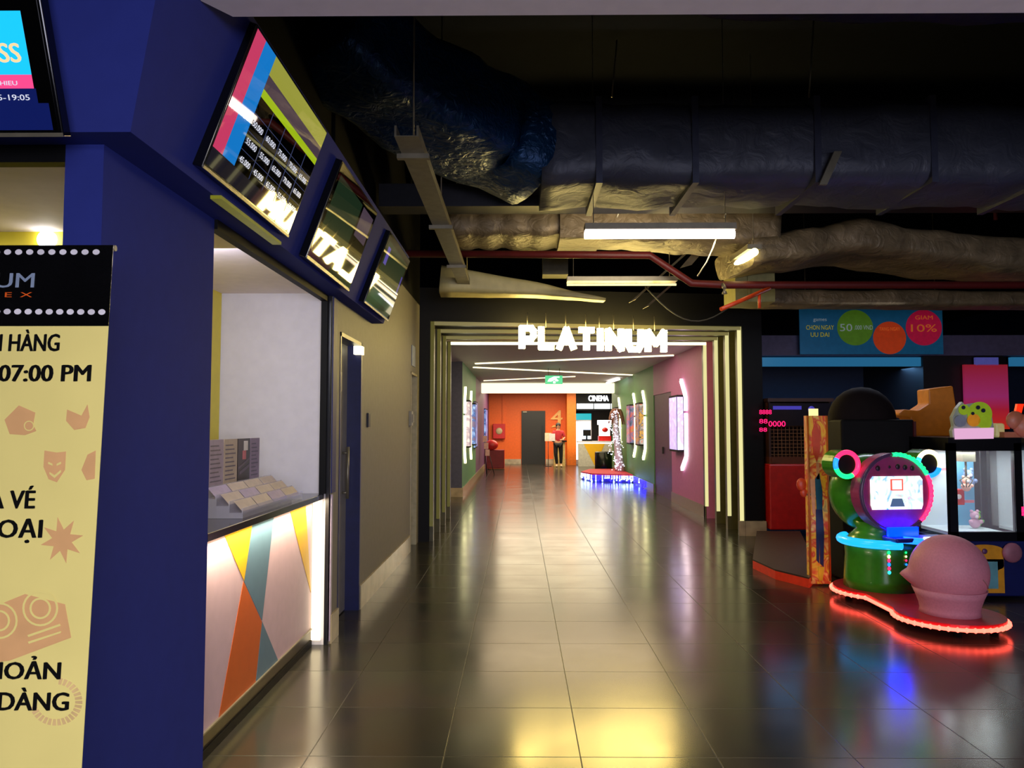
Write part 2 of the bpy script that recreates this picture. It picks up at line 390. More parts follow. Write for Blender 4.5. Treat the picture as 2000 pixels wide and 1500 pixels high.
for k in range(3):
    for j in range(4):
        y0 = 4.05+j*.265; x = -1.452-.07*k; z = 1.105+.035*k
        b = nb(); prism(b, [(x,y0,z),(x,y0+.25,z),(x-.045,y0+.25,z+.05),(x-.045,y0,z+.05)], (-.004,0,.002))
        nm = ['front', 'middle', 'upper'][k]; pos = ['nearest the pillar', 'second from the pillar', 'third from the pillar', 'farthest from the pillar'][j]
        solo('leaflet', b, m_paper[(k+j) % 2 if (k+j) % 4 else 1], 'small leaflet lying in the %s tier of the rack, %s' % (nm, pos), 'leaflet', 'leaflets lying in the rack tiers')

# ================================================================ SCREENS
def tv_root(name, label, loc, rot, W=1.077, H=.593, group=None):
    t = thing(name, label, 'television', loc, rot, group)
    b = nb(); box(b, -W/2, W/2, 0, .045, 0, H); obj('casing', b, m_blackgl, t, w=False, bevel=.004)
    b = nb(); box(b, -W/2, W/2, -.004, 0, 0, .012); obj('bottom_bezel', b, m_steel, t, w=False)
    b = nb(); box(b, -.2, .2, .045, .10, .12, H-.15); obj('wall_mount', b, m_darksteel, t, w=False)
    return t
def SCR(name, col, es): return M(name, '050505', .025, 0, col, es, vary=.02, spec=.6)
s_dark = SCR('screen_black', '000000', 0); s_dgrey = SCR('screen_dark_grey', '1c1a22', .8); s_pink = SCR('screen_pink', 'c83c64', .9); s_blue = SCR('screen_blue', '1478c8', .9)
s_olive = SCR('screen_olive', '98983c', .9); s_lime = SCR('screen_lime', '9cb818', .9); s_mauve = SCR('screen_mauve', '4a3c48', .8); s_txt = EM('screen_text_white', 'd8dcf0', 1.0)
s_line = SCR('screen_line', '3c4468', .8); s_green = SCR('screen_murky_green', '1c2c1c', .8)
def scr(t, W, H, quads, name='screen'):
    b = nb(); ml = []
    box(b, -W/2+.012, W/2-.012, -.002, 0, .02, H-.012, 0); ml.append(s_dark)
    for i, (x0, x1, y0, y1, m) in enumerate(quads):
        if m not in ml: ml.append(m)
        e = .0022+.00012*i
        A_ = -W/2+.012; B_ = W-.024; C_ = .02; D_ = H-.032
        box(b, A_+x0*B_, A_+x1*B_, -e, -.002, C_+y0*D_, C_+y1*D_, ml.index(m))
    return obj(name, b, ml, t, w=False)
W, H = 1.077, .593
rotL = (math.radians(19.7), 0, PI/2)
t1 = tv_root('menu_screen', 'large tilted price screen with pink and blue stripes nearest the viewer', (-1.2, 3.387, 2.53), rotL, group='tilted screens along the blue bulkhead')
q = [(0,1,.0,.13,s_dgrey), (0,.09,.13,1,s_pink), (.09,.21,.13,1,s_blue), (.21,1,.85,1,s_olive), (.21,1,.74,.85,s_mauve), (.21,1,.68,.74,s_lime)]
for k in range(1, 4): q.append((.21,1,.13+.14*k,.134+.14*k,s_line))
for k in range(1, 5): q.append((.21+.158*k,.213+.158*k,.13,.68,s_line))
scr(t1, W, H, q)
pr_ = ['45.000','45.000','65.000','55.000','60.000','55.000','55.000','65.000','70.000','65.000','50.000','60.000','75.000','70.000','65.000']
for r in range(3):
    for c in range(5):
        x = -W/2+.012+(.225+.158*c)*1.053; z = .02+(.185+.14*r)*.56
        txt('price_text', pr_[r*5+c], (x, -.0046, z), X3, Z3, .026, s_txt, t1, width=.115, w=False, ext=.0004)
for c, s in enumerate(['CTV', 'VIP', 'GHE', 'DOI', 'BAP']): pass
t2 = tv_root('menu_screen', 'tilted dark screen in the middle of the row above the counter', (-1.2, 4.81, 2.50), rotL, group='tilted screens along the blue bulkhead')
scr(t2, W, H, [(.04,.62,.1,.9,s_green), (.66,.96,.55,.9,s_mauve)])
t3 = tv_root('menu_screen', 'tilted dark screen at the far end of the row', (-1.2, 6.43, 2.51), rotL, group='tilted screens along the blue bulkhead')
scr(t3, W, H, [(.05,.95,.1,.92,s_green), (.1,.2,.6,.85,SCR('screen_violet','5a50a0',.8)), (.9,.95,.4,.7,SCR('screen_violet2','4a4090',.8))])
b = nb(); box(b, -1.27, -1.225, 3.1, 3.9, 2.485, 2.5); solo('bulkhead_light_strip', b, M('olive_strip', '8c8c20', .4, emit='8c8c20', es=.25), 'thin olive strip under the nearest price screen', 'strip')
tf = tv_root('showtime_screen', 'bright cyan film showtime screen cut off by the left picture edge', (-1.955, 2.33, 2.45), (math.radians(20.7), 0, 0))
q = [(0,.985,.0,.14,SCR('screen_navy','101c60',.8)), (0,.955,.14,.215,SCR('screen_navy2','101c60',.8)), (0,.95,.215,.285,SCR('screen_hotpink','f04888',1.1)), (0,.95,.285,.60,SCR('screen_cyan','18b4f0',1.3)), (0,.95,.70,.86,SCR('screen_red','f03038',1.0))]
scr(tf, W, H, q)
R_ = W/2-.012
txt('film_title', 'BOSS', (R_-.075, -.004, .215), X3, Z3, .055, EM('screen_peach','f8c490',1.3), tf, align='RIGHT', w=False, ext=.0006, bold=.02)
txt('showtime_text', '17:05-19:05', (R_-.07, -.004, .107), X3, Z3, .017, s_txt, tf, align='RIGHT', w=False, ext=.0006, width=.15)
txt('studio_text', 'KHOI CHIEU', (R_-.10, -.004, .150), X3, Z3, .013, s_txt, tf, align='RIGHT', w=False, ext=.0006, width=.14)

# ================================================================ BANNER
tl = atY(222, 479, 2.20); br_ = atY(160, 1500, 2.04)
dv = (br_-tl).normalized(); k_ = (0-tl.z)/dv.z
upv = -dv; BH = 1.98
BW = .80; org = tl + dv*BH - X3*BW      # lower left corner
ban = thing('standee_banner', 'yellow and black information banner with ticket text in front of the blue pillar', 'banner', tuple(Vector((org.x+BW/2, org.y, 0))))
nrm = X3.cross(upv).normalized()     # faces the viewer (-Y)
def bp(x, y, e=0.): return org + X3*x + upv*y + nrm*e
m_bany = M('banner_vinyl_yellow', 'f4e48c', .22, vary=.05, scale=3); m_banb = M('banner_vinyl_black', '0a0a0c', .14, bump=.25, scale=5)
m_peach = M('banner_peach_print', 'e4b078', .3, vary=.05); m_txtb = M('banner_black_ink', '0a0a0a', .35); m_dot = M('banner_white_dots', 'e4e0e8', .3)
def bquad(bm, x0, x1, y0, y1, e0, e1, mi=0):
    hexa(bm, [bp(x0,y0,e0), bp(x1,y0,e0), bp(x1,y0,e1), bp(x0,y0,e1), bp(x0,y1,e0), bp(x1,y1,e0), bp(x1,y1,e1), bp(x0,y1,e1)], mi)
sc_ = (tl-br_).length/ (1500-479) # m per px approx along height
def by(v): # height along banner for pixel row v near right edge
    t = atY(200, v, 2.2); d = ray(190, v); # intersect with banner plane
    k = (org-CC).dot(nrm)/d.dot(nrm); p = CC+d*k; return (p-org).dot(upv)
def bx(u, v):
    d = ray(u, v); k = (org-CC).dot(nrm)/d.dot(nrm); p = CC+d*k; return (p-org).dot(X3)
def buv(u, v, e=.0): 
    d = ray(u, v); k = (org-CC).dot(nrm)/d.dot(nrm); p = CC+d*k
    x = (p-org).dot(X3) - ((p-org).dot(upv))*0; return p+nrm*e
# X drift: upv has an x component, so right edge stays on the traced line
b = nb(); hs = by(622)
bquad(b, 0, BW, 0, hs, 0, .002, 0); bquad(b, 0, BW, hs, BH, 0, .002, 1)
obj('printed_sheet', b, [m_bany, m_banb], ban)
b = nb(); tube(b, [bp(-.0,BH-.005,-.012), bp(BW,BH-.005,-.012)], .009); tube(b, [bp(0,.01,-.012), bp(BW,.01,-.012)], .012)
tube(b, [bp(BW/2,BH,-.02), bp(BW/2,.0,-.02)], .009)
p0 = bp(BW/2,.9,-.03)
for q_ in ((BW/2-.35, .02), (BW/2+.35, .02)): tube(b, [p0, Vector((org.x+q_[0], org.y+.02, .01))], .008)
tube(b, [p0, Vector((org.x+BW/2, org.y+.30, .01))], .008)
obj('stand_frame', b, m_steel, ban)
for row in (493, 610):
    b = nb()
    for k in range(14):
        u = (189-21.6*k) if row == 493 else (200-20.5*k)
        c = buv(u, row+(0 if row == 493 else -.1*k), .003)
        pts = [c + X3*(.0105*math.cos(a))+upv*(.0085*math.sin(a)) for a in [2*PI*i/12 for i in range(12)]]
        prism(b, pts, nrm*.0006)
    obj('dotted_border', b, m_dot, ban)
def btxt(s, u_right, v_base, v_top, u_left=None, mat=m_txtb, bold=.034, sp=1.0, name='printed_text'):
    o_ = buv(u_right, v_base, .003); cap = (buv(u_right, v_top)-buv(u_right, v_base)).length
    wdt = None if u_left is None else (buv(u_right, v_base)-buv(u_left, v_base)).length
    return txt(name, s, o_, X3, upv, cap, mat, ban, width=wdt, align='RIGHT', ext=.0006, bold=bold, spacing=sp)
btxt('B\u00c1N H\u00c0NG', 116, 686, 652, -62)
btxt('- 07:00 PM', 177, 745, 712, -30)
btxt('MUA V\u00c9', 68, 993, 957, -85)
btxt('\u0110I\u1ec6N THO\u1ea0I', 82, 1050, 1014, -215, sp=1.05)
btxt('T\u00c0I KHO\u1ea2N', 118, 1326, 1292, -150)
btxt('D\u1ec4 D\u00c0NG', 134, 1387, 1351, -82)
btxt('PLATINUM', 67, 562, 533, -190, mat=M('banner_silver_print','9fb0cc',.25,.3), bold=.01, name='header_title')
btxt('CINEPLEX', 64, 581, 571, -190, mat=M('banner_orange_print','e05c20',.3), bold=.0, sp=1.9, name='header_subtitle')
b = nb()
def bpoly(bm, pts, e=.0022, mi=0): prism(bm, [buv(u, v, e) for u, v in pts], nrm*.0005, mi)
star = []
for k in range(16):
    a = PI/2+.2+k*PI/8; r = 46 if k % 2 == 0 else 21
    star.append((122+r*.92*math.cos(a), 1055-r*math.sin(a)))
def bring(bm, u, v, r0, r1, n=24, e=.003):
    for k in range(n):
        a0, a1 = 2*PI*k/n, 2*PI*(k+1)/n
        prism(bm, [buv(u+r*math.cos(a), v-r*math.sin(a), e) for r, a in ((r0,a0),(r1,a0),(r1,a1),(r0,a1))], nrm*.0004, 1)
pics = [([star], [], []),
  ([[(-60,1205),(50,1160),(128,1180),(140,1245),(20,1290),(-60,1300)]], [[(55,1240),(118,1218),(120,1222),(57,1244)], [(58,1257),(120,1236),(121,1232),(56,1253)]], [(80,1188,17,21),(80,1188,31,35),(0,1212,17,21),(0,1212,32,36)]),
  ([[(88,880),(112,884),(130,882),(128,918),(112,942),(96,936),(86,912)]], [[(96,902),(104,906),(104,910),(95,906)], [(112,906),(120,902),(121,906),(112,910)], [(98,922),(108,928),(120,918),(121,922),(108,934),(98,926)]], []),
  ([[(10,820),(38,792),(70,806),(66,830),(72,842),(50,850),(20,848)]], [], [(58,832,8,10)]),
  ([[(132,800),(160,812),(172,790),(176,815),(168,836),(146,840),(130,822)]], [], []),
  ([[(160,918),(172,888),(188,880),(186,935),(170,938)]], [], [])]
for polys, outl, rings_ in pics:
    b = nb()
    for p_ in polys: bpoly(b, p_)
    for p_ in outl: bpoly(b, p_, .003, 1)
    for r_ in rings_: bring(b, *r_)
    obj('printed_picture', b, [m_peach, m_bany], ban)
b = nb()
for k in range(22):   # film reel ring, paler peach
    a0, a1 = -2.9+k*.2, -2.9+k*.2+.14
    prism(b, [buv(110+r*math.cos(a), 1370-r*.9*math.sin(a), .0023) for r, a in ((38,a0),(52,a0),(52,a1),(38,a1))], nrm*.0004)
obj('reel_picture', b, M('banner_pale_peach','e6c486',.3), ban)

# ================================================================ PORTAL
LY = [10.45, 11.3, 12.15, 13.0]; RY = [11.05, 11.7, 12.35, 13.1]; LX, RX, TZ = -1.165, 3.15, 2.94
b = nb()
# facade: left pier, header, right pier
def skew(bm, xa, ya, xb, yb, z0, z1, t=.1, mi=0):
    hexa(bm, [(xa,ya,z0),(xb,yb,z0),(xb,yb+t,z0),(xa,ya+t,z0),(xa,ya,z1),(xb,yb,z1),(xb,yb+t,z1),(xa,ya+t,z1)], mi)
skew(b, -1.36, 10.41, LX-.052, 10.43, 0, 3.02, .06); skew(b, RX+.057, 11.02, 3.50, 11.06, 0, 3.02, .06); skew(b, -1.36, 10.41, 3.50, 11.06, 2.995, 3.45, .12)
struct('wall_portal', b, m_black)
b = nb(); box(b, -1.75, -1.36, 10.5, 13.2, 0, 3.1); struct('wall_tunnel_left', b, m_black)
b = nb(); box(b, 3.36, 3.50, 11.12, 13.2, 0, 3.1); struct('wall_tunnel_right', b, m_black)
b = nb(); prism(b, [(-1.4,10.52,3.05),(3.5,11.2,3.05),(3.5,13.2,3.05),(-1.4,13.2,3.05)], (0,0,.1)); struct('ceiling_tunnel', b, m_black)
m_ringR = [EM('portal_led_%d' % k, 'efe6a0', s, base='302c18') for k, s in enumerate((.95, .8, .8, .9))]
m_ringL = EM('portal_led_dim', '9c9444', .22, base='302c18')
m_ringT = EM('portal_led_top', 'a89c60', .42, base='302c18')
m_ringB = EM('portal_led_bright', 'fff0b8', 2.6, base='302c18')
m_fin = M('olive_black_fin', '4a4628', .35)
ordn = ['outermost', 'second', 'third', 'innermost']
for k in range(4):
    r = thing('portal_light_frame', '%s black frame with a pale light line around the corridor entrance' % ordn[k], 'light frame', (1.0, (LY[k]+RY[k])/2, 0), group='nested light frames of the corridor entrance')
    yl, yr = LY[k]+.03, RY[k]+.03
    b = nb()
    skew(b, -1.355, yl, LX, yl, 0, 3.0, .10); skew(b, RX, yr, 3.355, yr, 0, 3.0, .10); skew(b, LX, yl, RX, yr, TZ, 3.0, .10)
    obj('frame', b, m_fin, r)
    yl -= .012; yr -= .012
    b = nb()
    skew(b, LX-.05, yl, LX, yl, .2, TZ+.05, .012, 0); skew(b, LX-.05, yl-.0, RX+.05, yr, TZ, TZ+.05, .012, 1)
    skew(b, RX, yr, RX+.055, yr, .2, TZ+.05, .012, 2)
    obj('light_line', b, [m_ringL, m_ringB if k == 3 else m_ringT, m_ringR[k]], r)
b = nb(); box(b, -1.36, -1.335, 10.44, 13.1, 0, .21); struct('baseboard_tunnel_left', b, m_base)
b = nb(); prism(b, [(3.50,10.99,0),(3.50,11.1,0),(3.14,11.06,0),(3.12,11.03,0)], (0,0,.21)); box(b, 3.33, 3.36, 11.1, 13.1, 0, .21); struct('baseboard_tunnel_right', b, m_base)
area('portal_lamp', (0.9, 11.6, 2.9), (0,0,0), 3.6, .3, 16, (1,.85,.45))

# ---- lit sign above the entrance
m_sign = EM('sign_white_hot', 'ffe080', 42)
sg = thing('illuminated_sign', 'glowing white capital letter sign hanging above the corridor entrance', 'sign', (1.0, 10.45, 2.56))
sA, sB = atY(1013, 683, 10.22), atY(1300, 687, 10.62)
sdir = (sB-sA); SW = Vector((sdir.x, sdir.y, 0)).length; sdn = Vector((sdir.x, sdir.y, 0)).normalized()
GL = {'P':[[(0,0),(0,1),(.8,1),(1,.85),(1,.6),(.8,.42),(0,.42)]], 'L':[[(0,1),(0,0),(1,0)]], 'A':[[(0,0),(.5,1),(1,0)],[(.2,.3),(.8,.3)]], 'T':[[(0,1),(1,1)],[(.5,1),(.5,0)]],
      'I':[[(.5,0),(.5,1)]], 'N':[[(0,0),(0,1),(1,0),(1,1)]], 'U':[[(0,1),(0,.25),(.2,0),(.8,0),(1,.25),(1,1)]], 'M':[[(0,0),(0,1),(.5,.35),(1,1),(1,0)]]}
def stroke_letter(c, o_, rt, w_, h_, t_, mat, parent):
    bm = nb(); wi = w_-t_; nn = rt.cross(Z3)
    for ln in GL[c]:
        P_ = [o_+rt*(t_/2+x_*wi)+Z3*(t_/2+y_*(h_-t_)) for x_, y_ in ln]
        for i, (a, q_) in enumerate(zip(P_, P_[1:])):
            d = (q_-a).normalized(); s_ = d.cross(nn)*t_/2; e0 = d*t_*.35
            off = nn*(.001*i)
            prism(bm, [a-e0-s_+off, a-e0+s_+off, q_+e0+s_+off, q_+e0-s_+off], nn*.06)
    return obj('letter', bm, mat, parent)
word = 'PLATINUM'; wid = {'P':1,'L':.95,'A':1.15,'T':1.0,'I':.4,'N':1.1,'U':1.08,'M':1.3}
tot = sum(wid[c] for c in word)+.12*7; x = 0
for c in word:
    w_ = wid[c]/tot*SW
    o_ = sA + sdn*x; o_.z = 2.575 - .012*(x/SW)
    stroke_letter(c, o_, sdn, w_, .325, .078, m_sign, sg)
    b = nb()
    q0 = o_+sdn*(w_*.5)+Vector((0,.03,.31)); tube(b, [q0, q0+Vector((0,.0,.2))], .006, 6)
    obj('hanger', b, m_steel, sg)
    x += w_+.12/tot*SW

# ================================================================ CORRIDOR BEYOND
CX0, CX1 = -1.26, 3.17
b = nb(); box(b, -1.9, -1.75, 13.2, 17.0, 0, 3.0); struct('wall_corridor_left', b, m_slate)
b = nb(); box(b, -1.75, -1.262, 17.0, 17.02, 0, 3.0); struct('wall_corridor_return', b, m_slate)
b = nb(); box(b, -1.75, CX0, 17.02, 22.3, 0, 3.0); struct('wall_corridor_green', b, m_green)
b = nb(); box(b, -1.75, CX0, 22.3, 32.2, 0, 3.0); struct('wall_corridor_purple', b, M('plum_paint', '6a3c64', .55))
b = nb(); box(b, CX0, CX0+.02, 17.0, 28, 0, .2); box(b, -1.74, CX0+.02, 16.98, 17.0, 0, .2); struct('baseboard_corridor_left', b, m_base)
b = nb(); box(b, CX1, 3.36, 13.12, 16.05, 0, 3.0); box(b, CX1, 3.36, 16.05, 18.15, 2.28, 3.0); struct('wall_corridor_magenta', b, m_magenta)
b = nb(); box(b, CX1+.02, CX1+.07, 16.05, 18.15, .0, 2.28); dd = struct('door_3', b, m_purple)
b = nb(); box(b, CX1-.02, CX1+.02, 17.0, 17.03, .95, 1.1); obj('door_handle', b, m_darksteel, dd)
b = nb(); box(b, CX1, 3.36, 18.15, 26.3, 0, 3.0); struct('wall_corridor_forest', b, m_green)
b = nb(); box(b, CX1-.02, CX1, 13.15, 16.05, 0, .2); box(b, CX1-.02, CX1, 18.15, 26.3, 0, .2); struct('baseboard_corridor_right', b, M('brown_skirting','6a5548',.3))
b = nb(); box(b, -1.75, 3.36, 13.2, 25.6, 2.99, 3.1); struct('ceiling_corridor', b, M('mauve_ceiling','c8bcb8',.6,vary=.04))
b = nb(); box(b, -1.75, 8, 25.9, 34.4, 3.0, 3.1); struct('ceiling_lobby', b, M('dark_lobby_ceiling','2a2420',.6))
m_line = EM('ceiling_line_led', 'fff0c0', 2.6)
def cl(a, bq, nm, lab, wd=.07):
    p, q_ = Vector(a), Vector(bq); d = (q_-p).normalized(); s = Vector((-d.y, d.x, 0))*wd/2
    bm = nb(); prism(bm, [p+s, q_+s, q_-s, p-s], (0,0,-.02)); solo(nm, bm, m_line, lab, 'light', 'zigzag light lines in the corridor ceiling')
cl((-.99,17.4,2.985), (3.1,15.4,2.985), 'ceiling_light_line', 'slanting light line in the corridor ceiling nearest the entrance')
cl((-1.1,18.5,2.985), (3.13,21.3,2.985), 'ceiling_light_line', 'slanting light line in the corridor ceiling just before the green exit sign')
cl((-1.1,23.9,2.985), (1.6,21.9,2.985), 'ceiling_light_line', 'faint short light line in the ceiling behind the green exit sign', .03)
b = nb(); tube(b, [(2.78,24.3,2.93),(2.92,22.4,2.93)], .03); solo('ceiling_tube', b, EM('cool_tube','ffffff',4), 'short bright tube at the right side of the far corridor ceiling', 'light')
cb = nb(); box(cb, CX0, CX1, 25.5, 25.75, 2.66, 2.99); solo('cove_light', cb, EM('cove_cream','fff0c4',1.5), 'wide glowing cream light beam across the end of the corridor ceiling', 'light', bevel=.02)
ex = thing('exit_sign', 'green lit exit sign hanging from the corridor ceiling', 'sign', (.86,19.0,2.6))
b = nb(); box(b, .645, 1.075, 18.98, 19.02, 2.60, 2.81); obj('panel', b, EM('exit_green','08b878',1.3), ex, bevel=.005)
b = nb(); 
for pts in ([(.70,2.66),(.80,2.66),(.87,2.70),(.93,2.66),(.98,2.68),(.91,2.75),(1.0,2.76),(1.0,2.785),(.86,2.785),(.74,2.73)],): prism(b, [(x_, 18.978, z_) for x_, z_ in pts], (0,-.003,0))
box(b, .84,.90,18.974,18.977,2.615,2.67); obj('running_figure', b, EM('exit_white','e8fff4',1.6), ex)
b = nb(); tube(b, [(.72,19,2.81),(.72,19,2.99)], .006); tube(b, [(1.0,19,2.81),(1.0,19,2.99)], .006); obj('hanger', b, m_steel, ex)

# ---- hexagonal light outlines with poster boxes
def post_mat(name, cs, sc=3., es=.6):
    m = bpy.data.materials.new(name); m.use_nodes = True; nt = m.node_tree; p = nt.nodes['Principled BSDF']
    tc = nt.nodes.new('ShaderNodeTexCoord'); nz = nt.nodes.new('ShaderNodeTexNoise'); nz.inputs['Scale'].default_value = sc; nz.inputs['Distortion'].default_value = 1.5
    rp = nt.nodes.new('ShaderNodeValToRGB'); rp.color_ramp.interpolation = 'LINEAR'
    while len(rp.color_ramp.elements) < len(cs): rp.color_ramp.elements.new(.5)
    for i, c in enumerate(cs): e = rp.color_ramp.elements[i]; e.position = .3+.4*i/(len(cs)-1); e.color = lin(c)+(1,)
    nt.links.new(tc.outputs['Object'], nz.inputs['Vector']); nt.links.new(nz.outputs['Fac'], rp.inputs['Fac'])
    nt.links.new(rp.outputs['Color'], p.inputs['Base Color']); nt.links.new(rp.outputs['Color'], p.inputs['Emission Color']); p.inputs['Emission Strength'].default_value = es
    p.inputs['Roughness'].default_value = .3
    return m
P_lil = post_mat('poster_lilac', ['c8b8f8','b0a0f0','d8e0ff'], 3, 1.0)
P_warm = post_mat('poster_warm', ['202438','c89030','60485c','9c9ca8','c04838'], 4, .6)
P_mix = post_mat('poster_teal_red', ['1c8060','c04838','485090','203040'], 3, .55)
P_pale = post_mat('poster_pale', ['d8c8d0','9888a0','f0e8f0'], 3, .7)
P_blue = post_mat('poster_blue', ['a8c8ff','3858a0','784838'], 3, .8)
m_ledf = EM('led_outline', 'fff4b4', 5); m_ledp = EM('led_outline_pink', 'ffe4e8', 6)
def hexdisp(yc, x, side, pm, lm, label, hw=.6, grp='poster boxes with hexagonal light outlines'):
    t = thing('poster_light_box', label, 'poster box', (x, yc, .6), group=grp)
    s = side     # -1: on the right wall facing -X ; +1: left wall facing +X
    z0, z1 = .98, 2.14
    P = [(-hw, z0), (-hw, 2.12), (-.25, 2.46), (.25, 2.46), (hw, 2.12), (hw, z0), (.25, .72), (-.25, .72)]
    b = nb()
    for i in (0, 1, 7):
        (a0, c0), (a1, c1) = P[i], P[(i+1) % 8]
        for f0, f1 in (((.0, .72), (.76, 1.0)) if i in (0,) else ((.04, .96),)):
            A_ = Vector((x+s*.05, yc+a0+(a1-a0)*f0, c0+(c1-c0)*f0)); B_ = Vector((x+s*.05, yc+a0+(a1-a0)*f1, c0+(c1-c0)*f1))
            d = (B_-A_).normalized(); n_ = Vector((0, -d.z, d.y))*.035
            prism(b, [A_+n_, B_+n_, B_-n_, A_-n_], (-s*.05, 0, 0))
    obj('light_outline', b, lm, t)
    b = nb(); box(b, min(x, x+s*.13), max(x, x+s*.13), yc-hw*.55, yc+hw*.62, 1.06, 2.16); obj('box', b, m_black, t)
    b = nb(); box(b, min(x+s*.13, x+s*.134), max(x+s*.13, x+s*.134), yc-hw*.5, yc+hw*.57, 1.10, 2.12); box(b, min(x+s*.01, x+s*.125), max(x+s*.01, x+s*.125), yc-hw*.55-.004, yc-hw*.55, 1.10, 2.12)
    obj('poster', b, pm, t)
    return t
hexdisp(15.2, CX1, -1, P_lil, m_ledp, 'lilac lit poster box in a hexagonal light outline on the magenta wall', .66)
hexdisp(19.85, CX1, -1, P_warm, m_ledf, 'yellow and grey poster box with light outline, nearest on the green right wall', .58)
hexdisp(21.45, CX1, -1, P_mix, m_ledf, 'teal and red poster box with light outline, middle of the green right wall', .58)
hexdisp(24.6, CX1, -1, P_pale, m_ledf, 'pale poster box with light outline behind the lit palm decoration', .58)
hexdisp(17.95, CX0, 1, P_pale, m_ledf, 'poster box with light outline nearest on the green left wall', .5)
hexdisp(20.1, CX0, 1, P_blue, m_ledf, 'blue-topped poster box with light outline, farther on the green left wall', .5)
def wallposter(y0, y1, z0, z1, x, s, m, label):
    t = thing('framed_poster', label, 'poster', (x, (y0+y1)/2, z0))
    b = nb(); box(b, min(x, x+s*.06), max(x, x+s*.06), y0, y1, z0, z1); obj('frame', b, m_black, t)
    b = nb(); box(b, min(x+s*.06, x+s*.065), max(x+s*.06, x+s*.065), y0+.04, y1-.04, z0+.04, z1-.04); box(b, x+(.01 if s > 0 else -.055), x+(.055 if s > 0 else -.01), y0-.004, y0, z0+.02, z1-.02)
    obj('print', b, m, t)
wallposter(21.2, 22.1, .95, 2.25, CX0, 1, P_blue, 'narrow blue-white poster at the end of the green left wall')
wallposter(27.5, 29.0, .95, 2.2, CX0, 1, P_blue, 'blue and black poster on the plum wall near the hose cabinet')

# ---- lobby
b = nb(); box(b, -1.75, 1.5, 32.0, 32.2, 0, 3.0); box(b, 1.5, 2.3, 32.0, 32.2, 0, 3.0); struct('wall_far', b, m_orange)
b = nb(); box(b, 2.3, 8, 33.0, 33.2, 0, 3.0); struct('wall_concession', b, M('charcoal_wall','38322e',.5))
b = nb(); box(b, 7.9, 8, 26.3, 33, 0, 3.0); struct('wall_lobby_right', b, m_orange)
b = nb(); box(b, 1.93, 2.29, 31.0, 32.0, 0, 3.0); struct('column', b, M('bright_orange_paint','f07818',.5))
b = nb(); box(b, -1.25, .08, 31.97, 32.0, 0, .2); box(b, 1.1, 1.93, 31.97, 32.0, 0, .2); struct('baseboard_far', b, m_base)
b = nb(); box(b, -.70, -.62, 31.96, 32.0, .95, 2.9); struct('trim_3', b, m_orange)
b = nb(); box(b, .10, 1.08, 31.93, 31.99, 0, 2.2); d4 = struct('door_4', b, M('near_black_door','14140f',.4))
b = nb(); box(b, .95, .99, 31.88, 31.93, .8, 1.6); obj('door_handle', b, m_darksteel, d4)
b = nb(); box(b, .16, .32, 31.922, 31.93, 2.13, 2.18); obj('door_label', b, m_steel, d4)
n4 = txt('wall_numeral', '4', (1.33, 31.99, 1.66), X3, Z3, .58, m_gold, None, width=.46, ext=.04, bold=.015)
tag(recenter(n4), 'large gold numeral on the orange wall beside the dark door', 'number')
b = nb(); prism(b, [(1.32,31.99,1.50),(1.42,31.99,1.60),(1.55,31.99,1.60),(1.66,31.99,1.52),(1.50,31.99,1.545)], (0,-.03,0)); solo('gold_swoosh', b, m_gold, 'small gold curved mark below the gold numeral', 'ornament')
hc = thing('hose_cabinet', 'red fire hose cabinet with round window on the orange wall', 'fire cabinet', (-.80,31.9,1.0))
b = nb(); box(b, -1.08, -.58, 31.8, 32.0, 1.05, 1.66); obj('cabinet', b, m_red, hc, bevel=.01)
b = nb(); ball(b, (-.83,31.8,1.36), .14, 16, sq=(1,.3,1)); obj('round_window', b, M('pale_hose','b8a880',.4), hc)
so = thing('red_stool', 'dark red padded cube seat near the left corridor wall', 'seat', (-.76,28.3,0))
b = nb(); box(b, -1.18, -.55, 27.9, 28.6, .03, .70); obj('body', b, m_reddk, so, bevel=.02)
b = nb(); box(b, -.548, -.54, 27.9, 28.6, .03, .70); obj('side_panel', b, m_red, so)
b = nb(); ball(b, (-1.0,27.9,.88), .22, 16, sq=(1.1,.6,.85)); solo('red_cushion', b, m_red, 'bright red cushion on top of the dark red seat', 'cushion')
# small folding sign on the left
ls = thing('leaflet_stand', 'thin stand with pale leaflets by the plum wall', 'stand', (-1.0,24.8,0))
b = nb(); tube(b, [(-1.05,24.8,0.01),(-1.12,24.8,1.25)], .015); tube(b, [(-.8,24.8,0.01),(-.95,24.8,.6)], .012); tube(b, [(-1.05,25.1,.01),(-1.1,24.8,.8)], .012); obj('legs', b, m_darksteel, ls)
b = nb()
for k in range(3): box(b, -1.17+.04*k, -1.03+.04*k, 24.74, 24.77, 1.05-.22*k, 1.25-.22*k)
obj('leaflets', b, M('pale_pink_paper','c89c90',.5), ls)
# concession
cc = thing('concession_counter', 'white concession counter with yellow triangle under the lit snack bar', 'counter', (3.9,30.2,0))
b = nb(); box(b, 2.30, 5.6, 30.0, 30.12, .0, .9); obj('front_panel', b, M('pale_lit_panel','c8c4b4',.5), cc)
b = nb(); prism(b, [(2.5,29.998,.9),(3.35,29.998,.9),(2.93,29.998,.03)], (0,-.004,0), 0); prism(b, [(3.5,29.998,.03),(4.3,29.998,.03),(3.9,29.998,.9)], (0,-.004,0), 1); obj('triangle_pattern', b, [m_pyel, m_porg], cc)
b = nb(); box(b, 2.28, 5.62, 29.96, 30.6, .93, .98); obj('countertop', b, m_white, cc)
b = nb(); box(b, 2.30, 5.6, 29.985, 30.0, .885, .925); obj('led_strip', b, EM('counter_led_far','fff0c0',4), cc)
b = nb(); box(b, 2.3, 5.6, 31.0, 31.3, 2.2, 3.0); struct('trim_4', b, m_black)
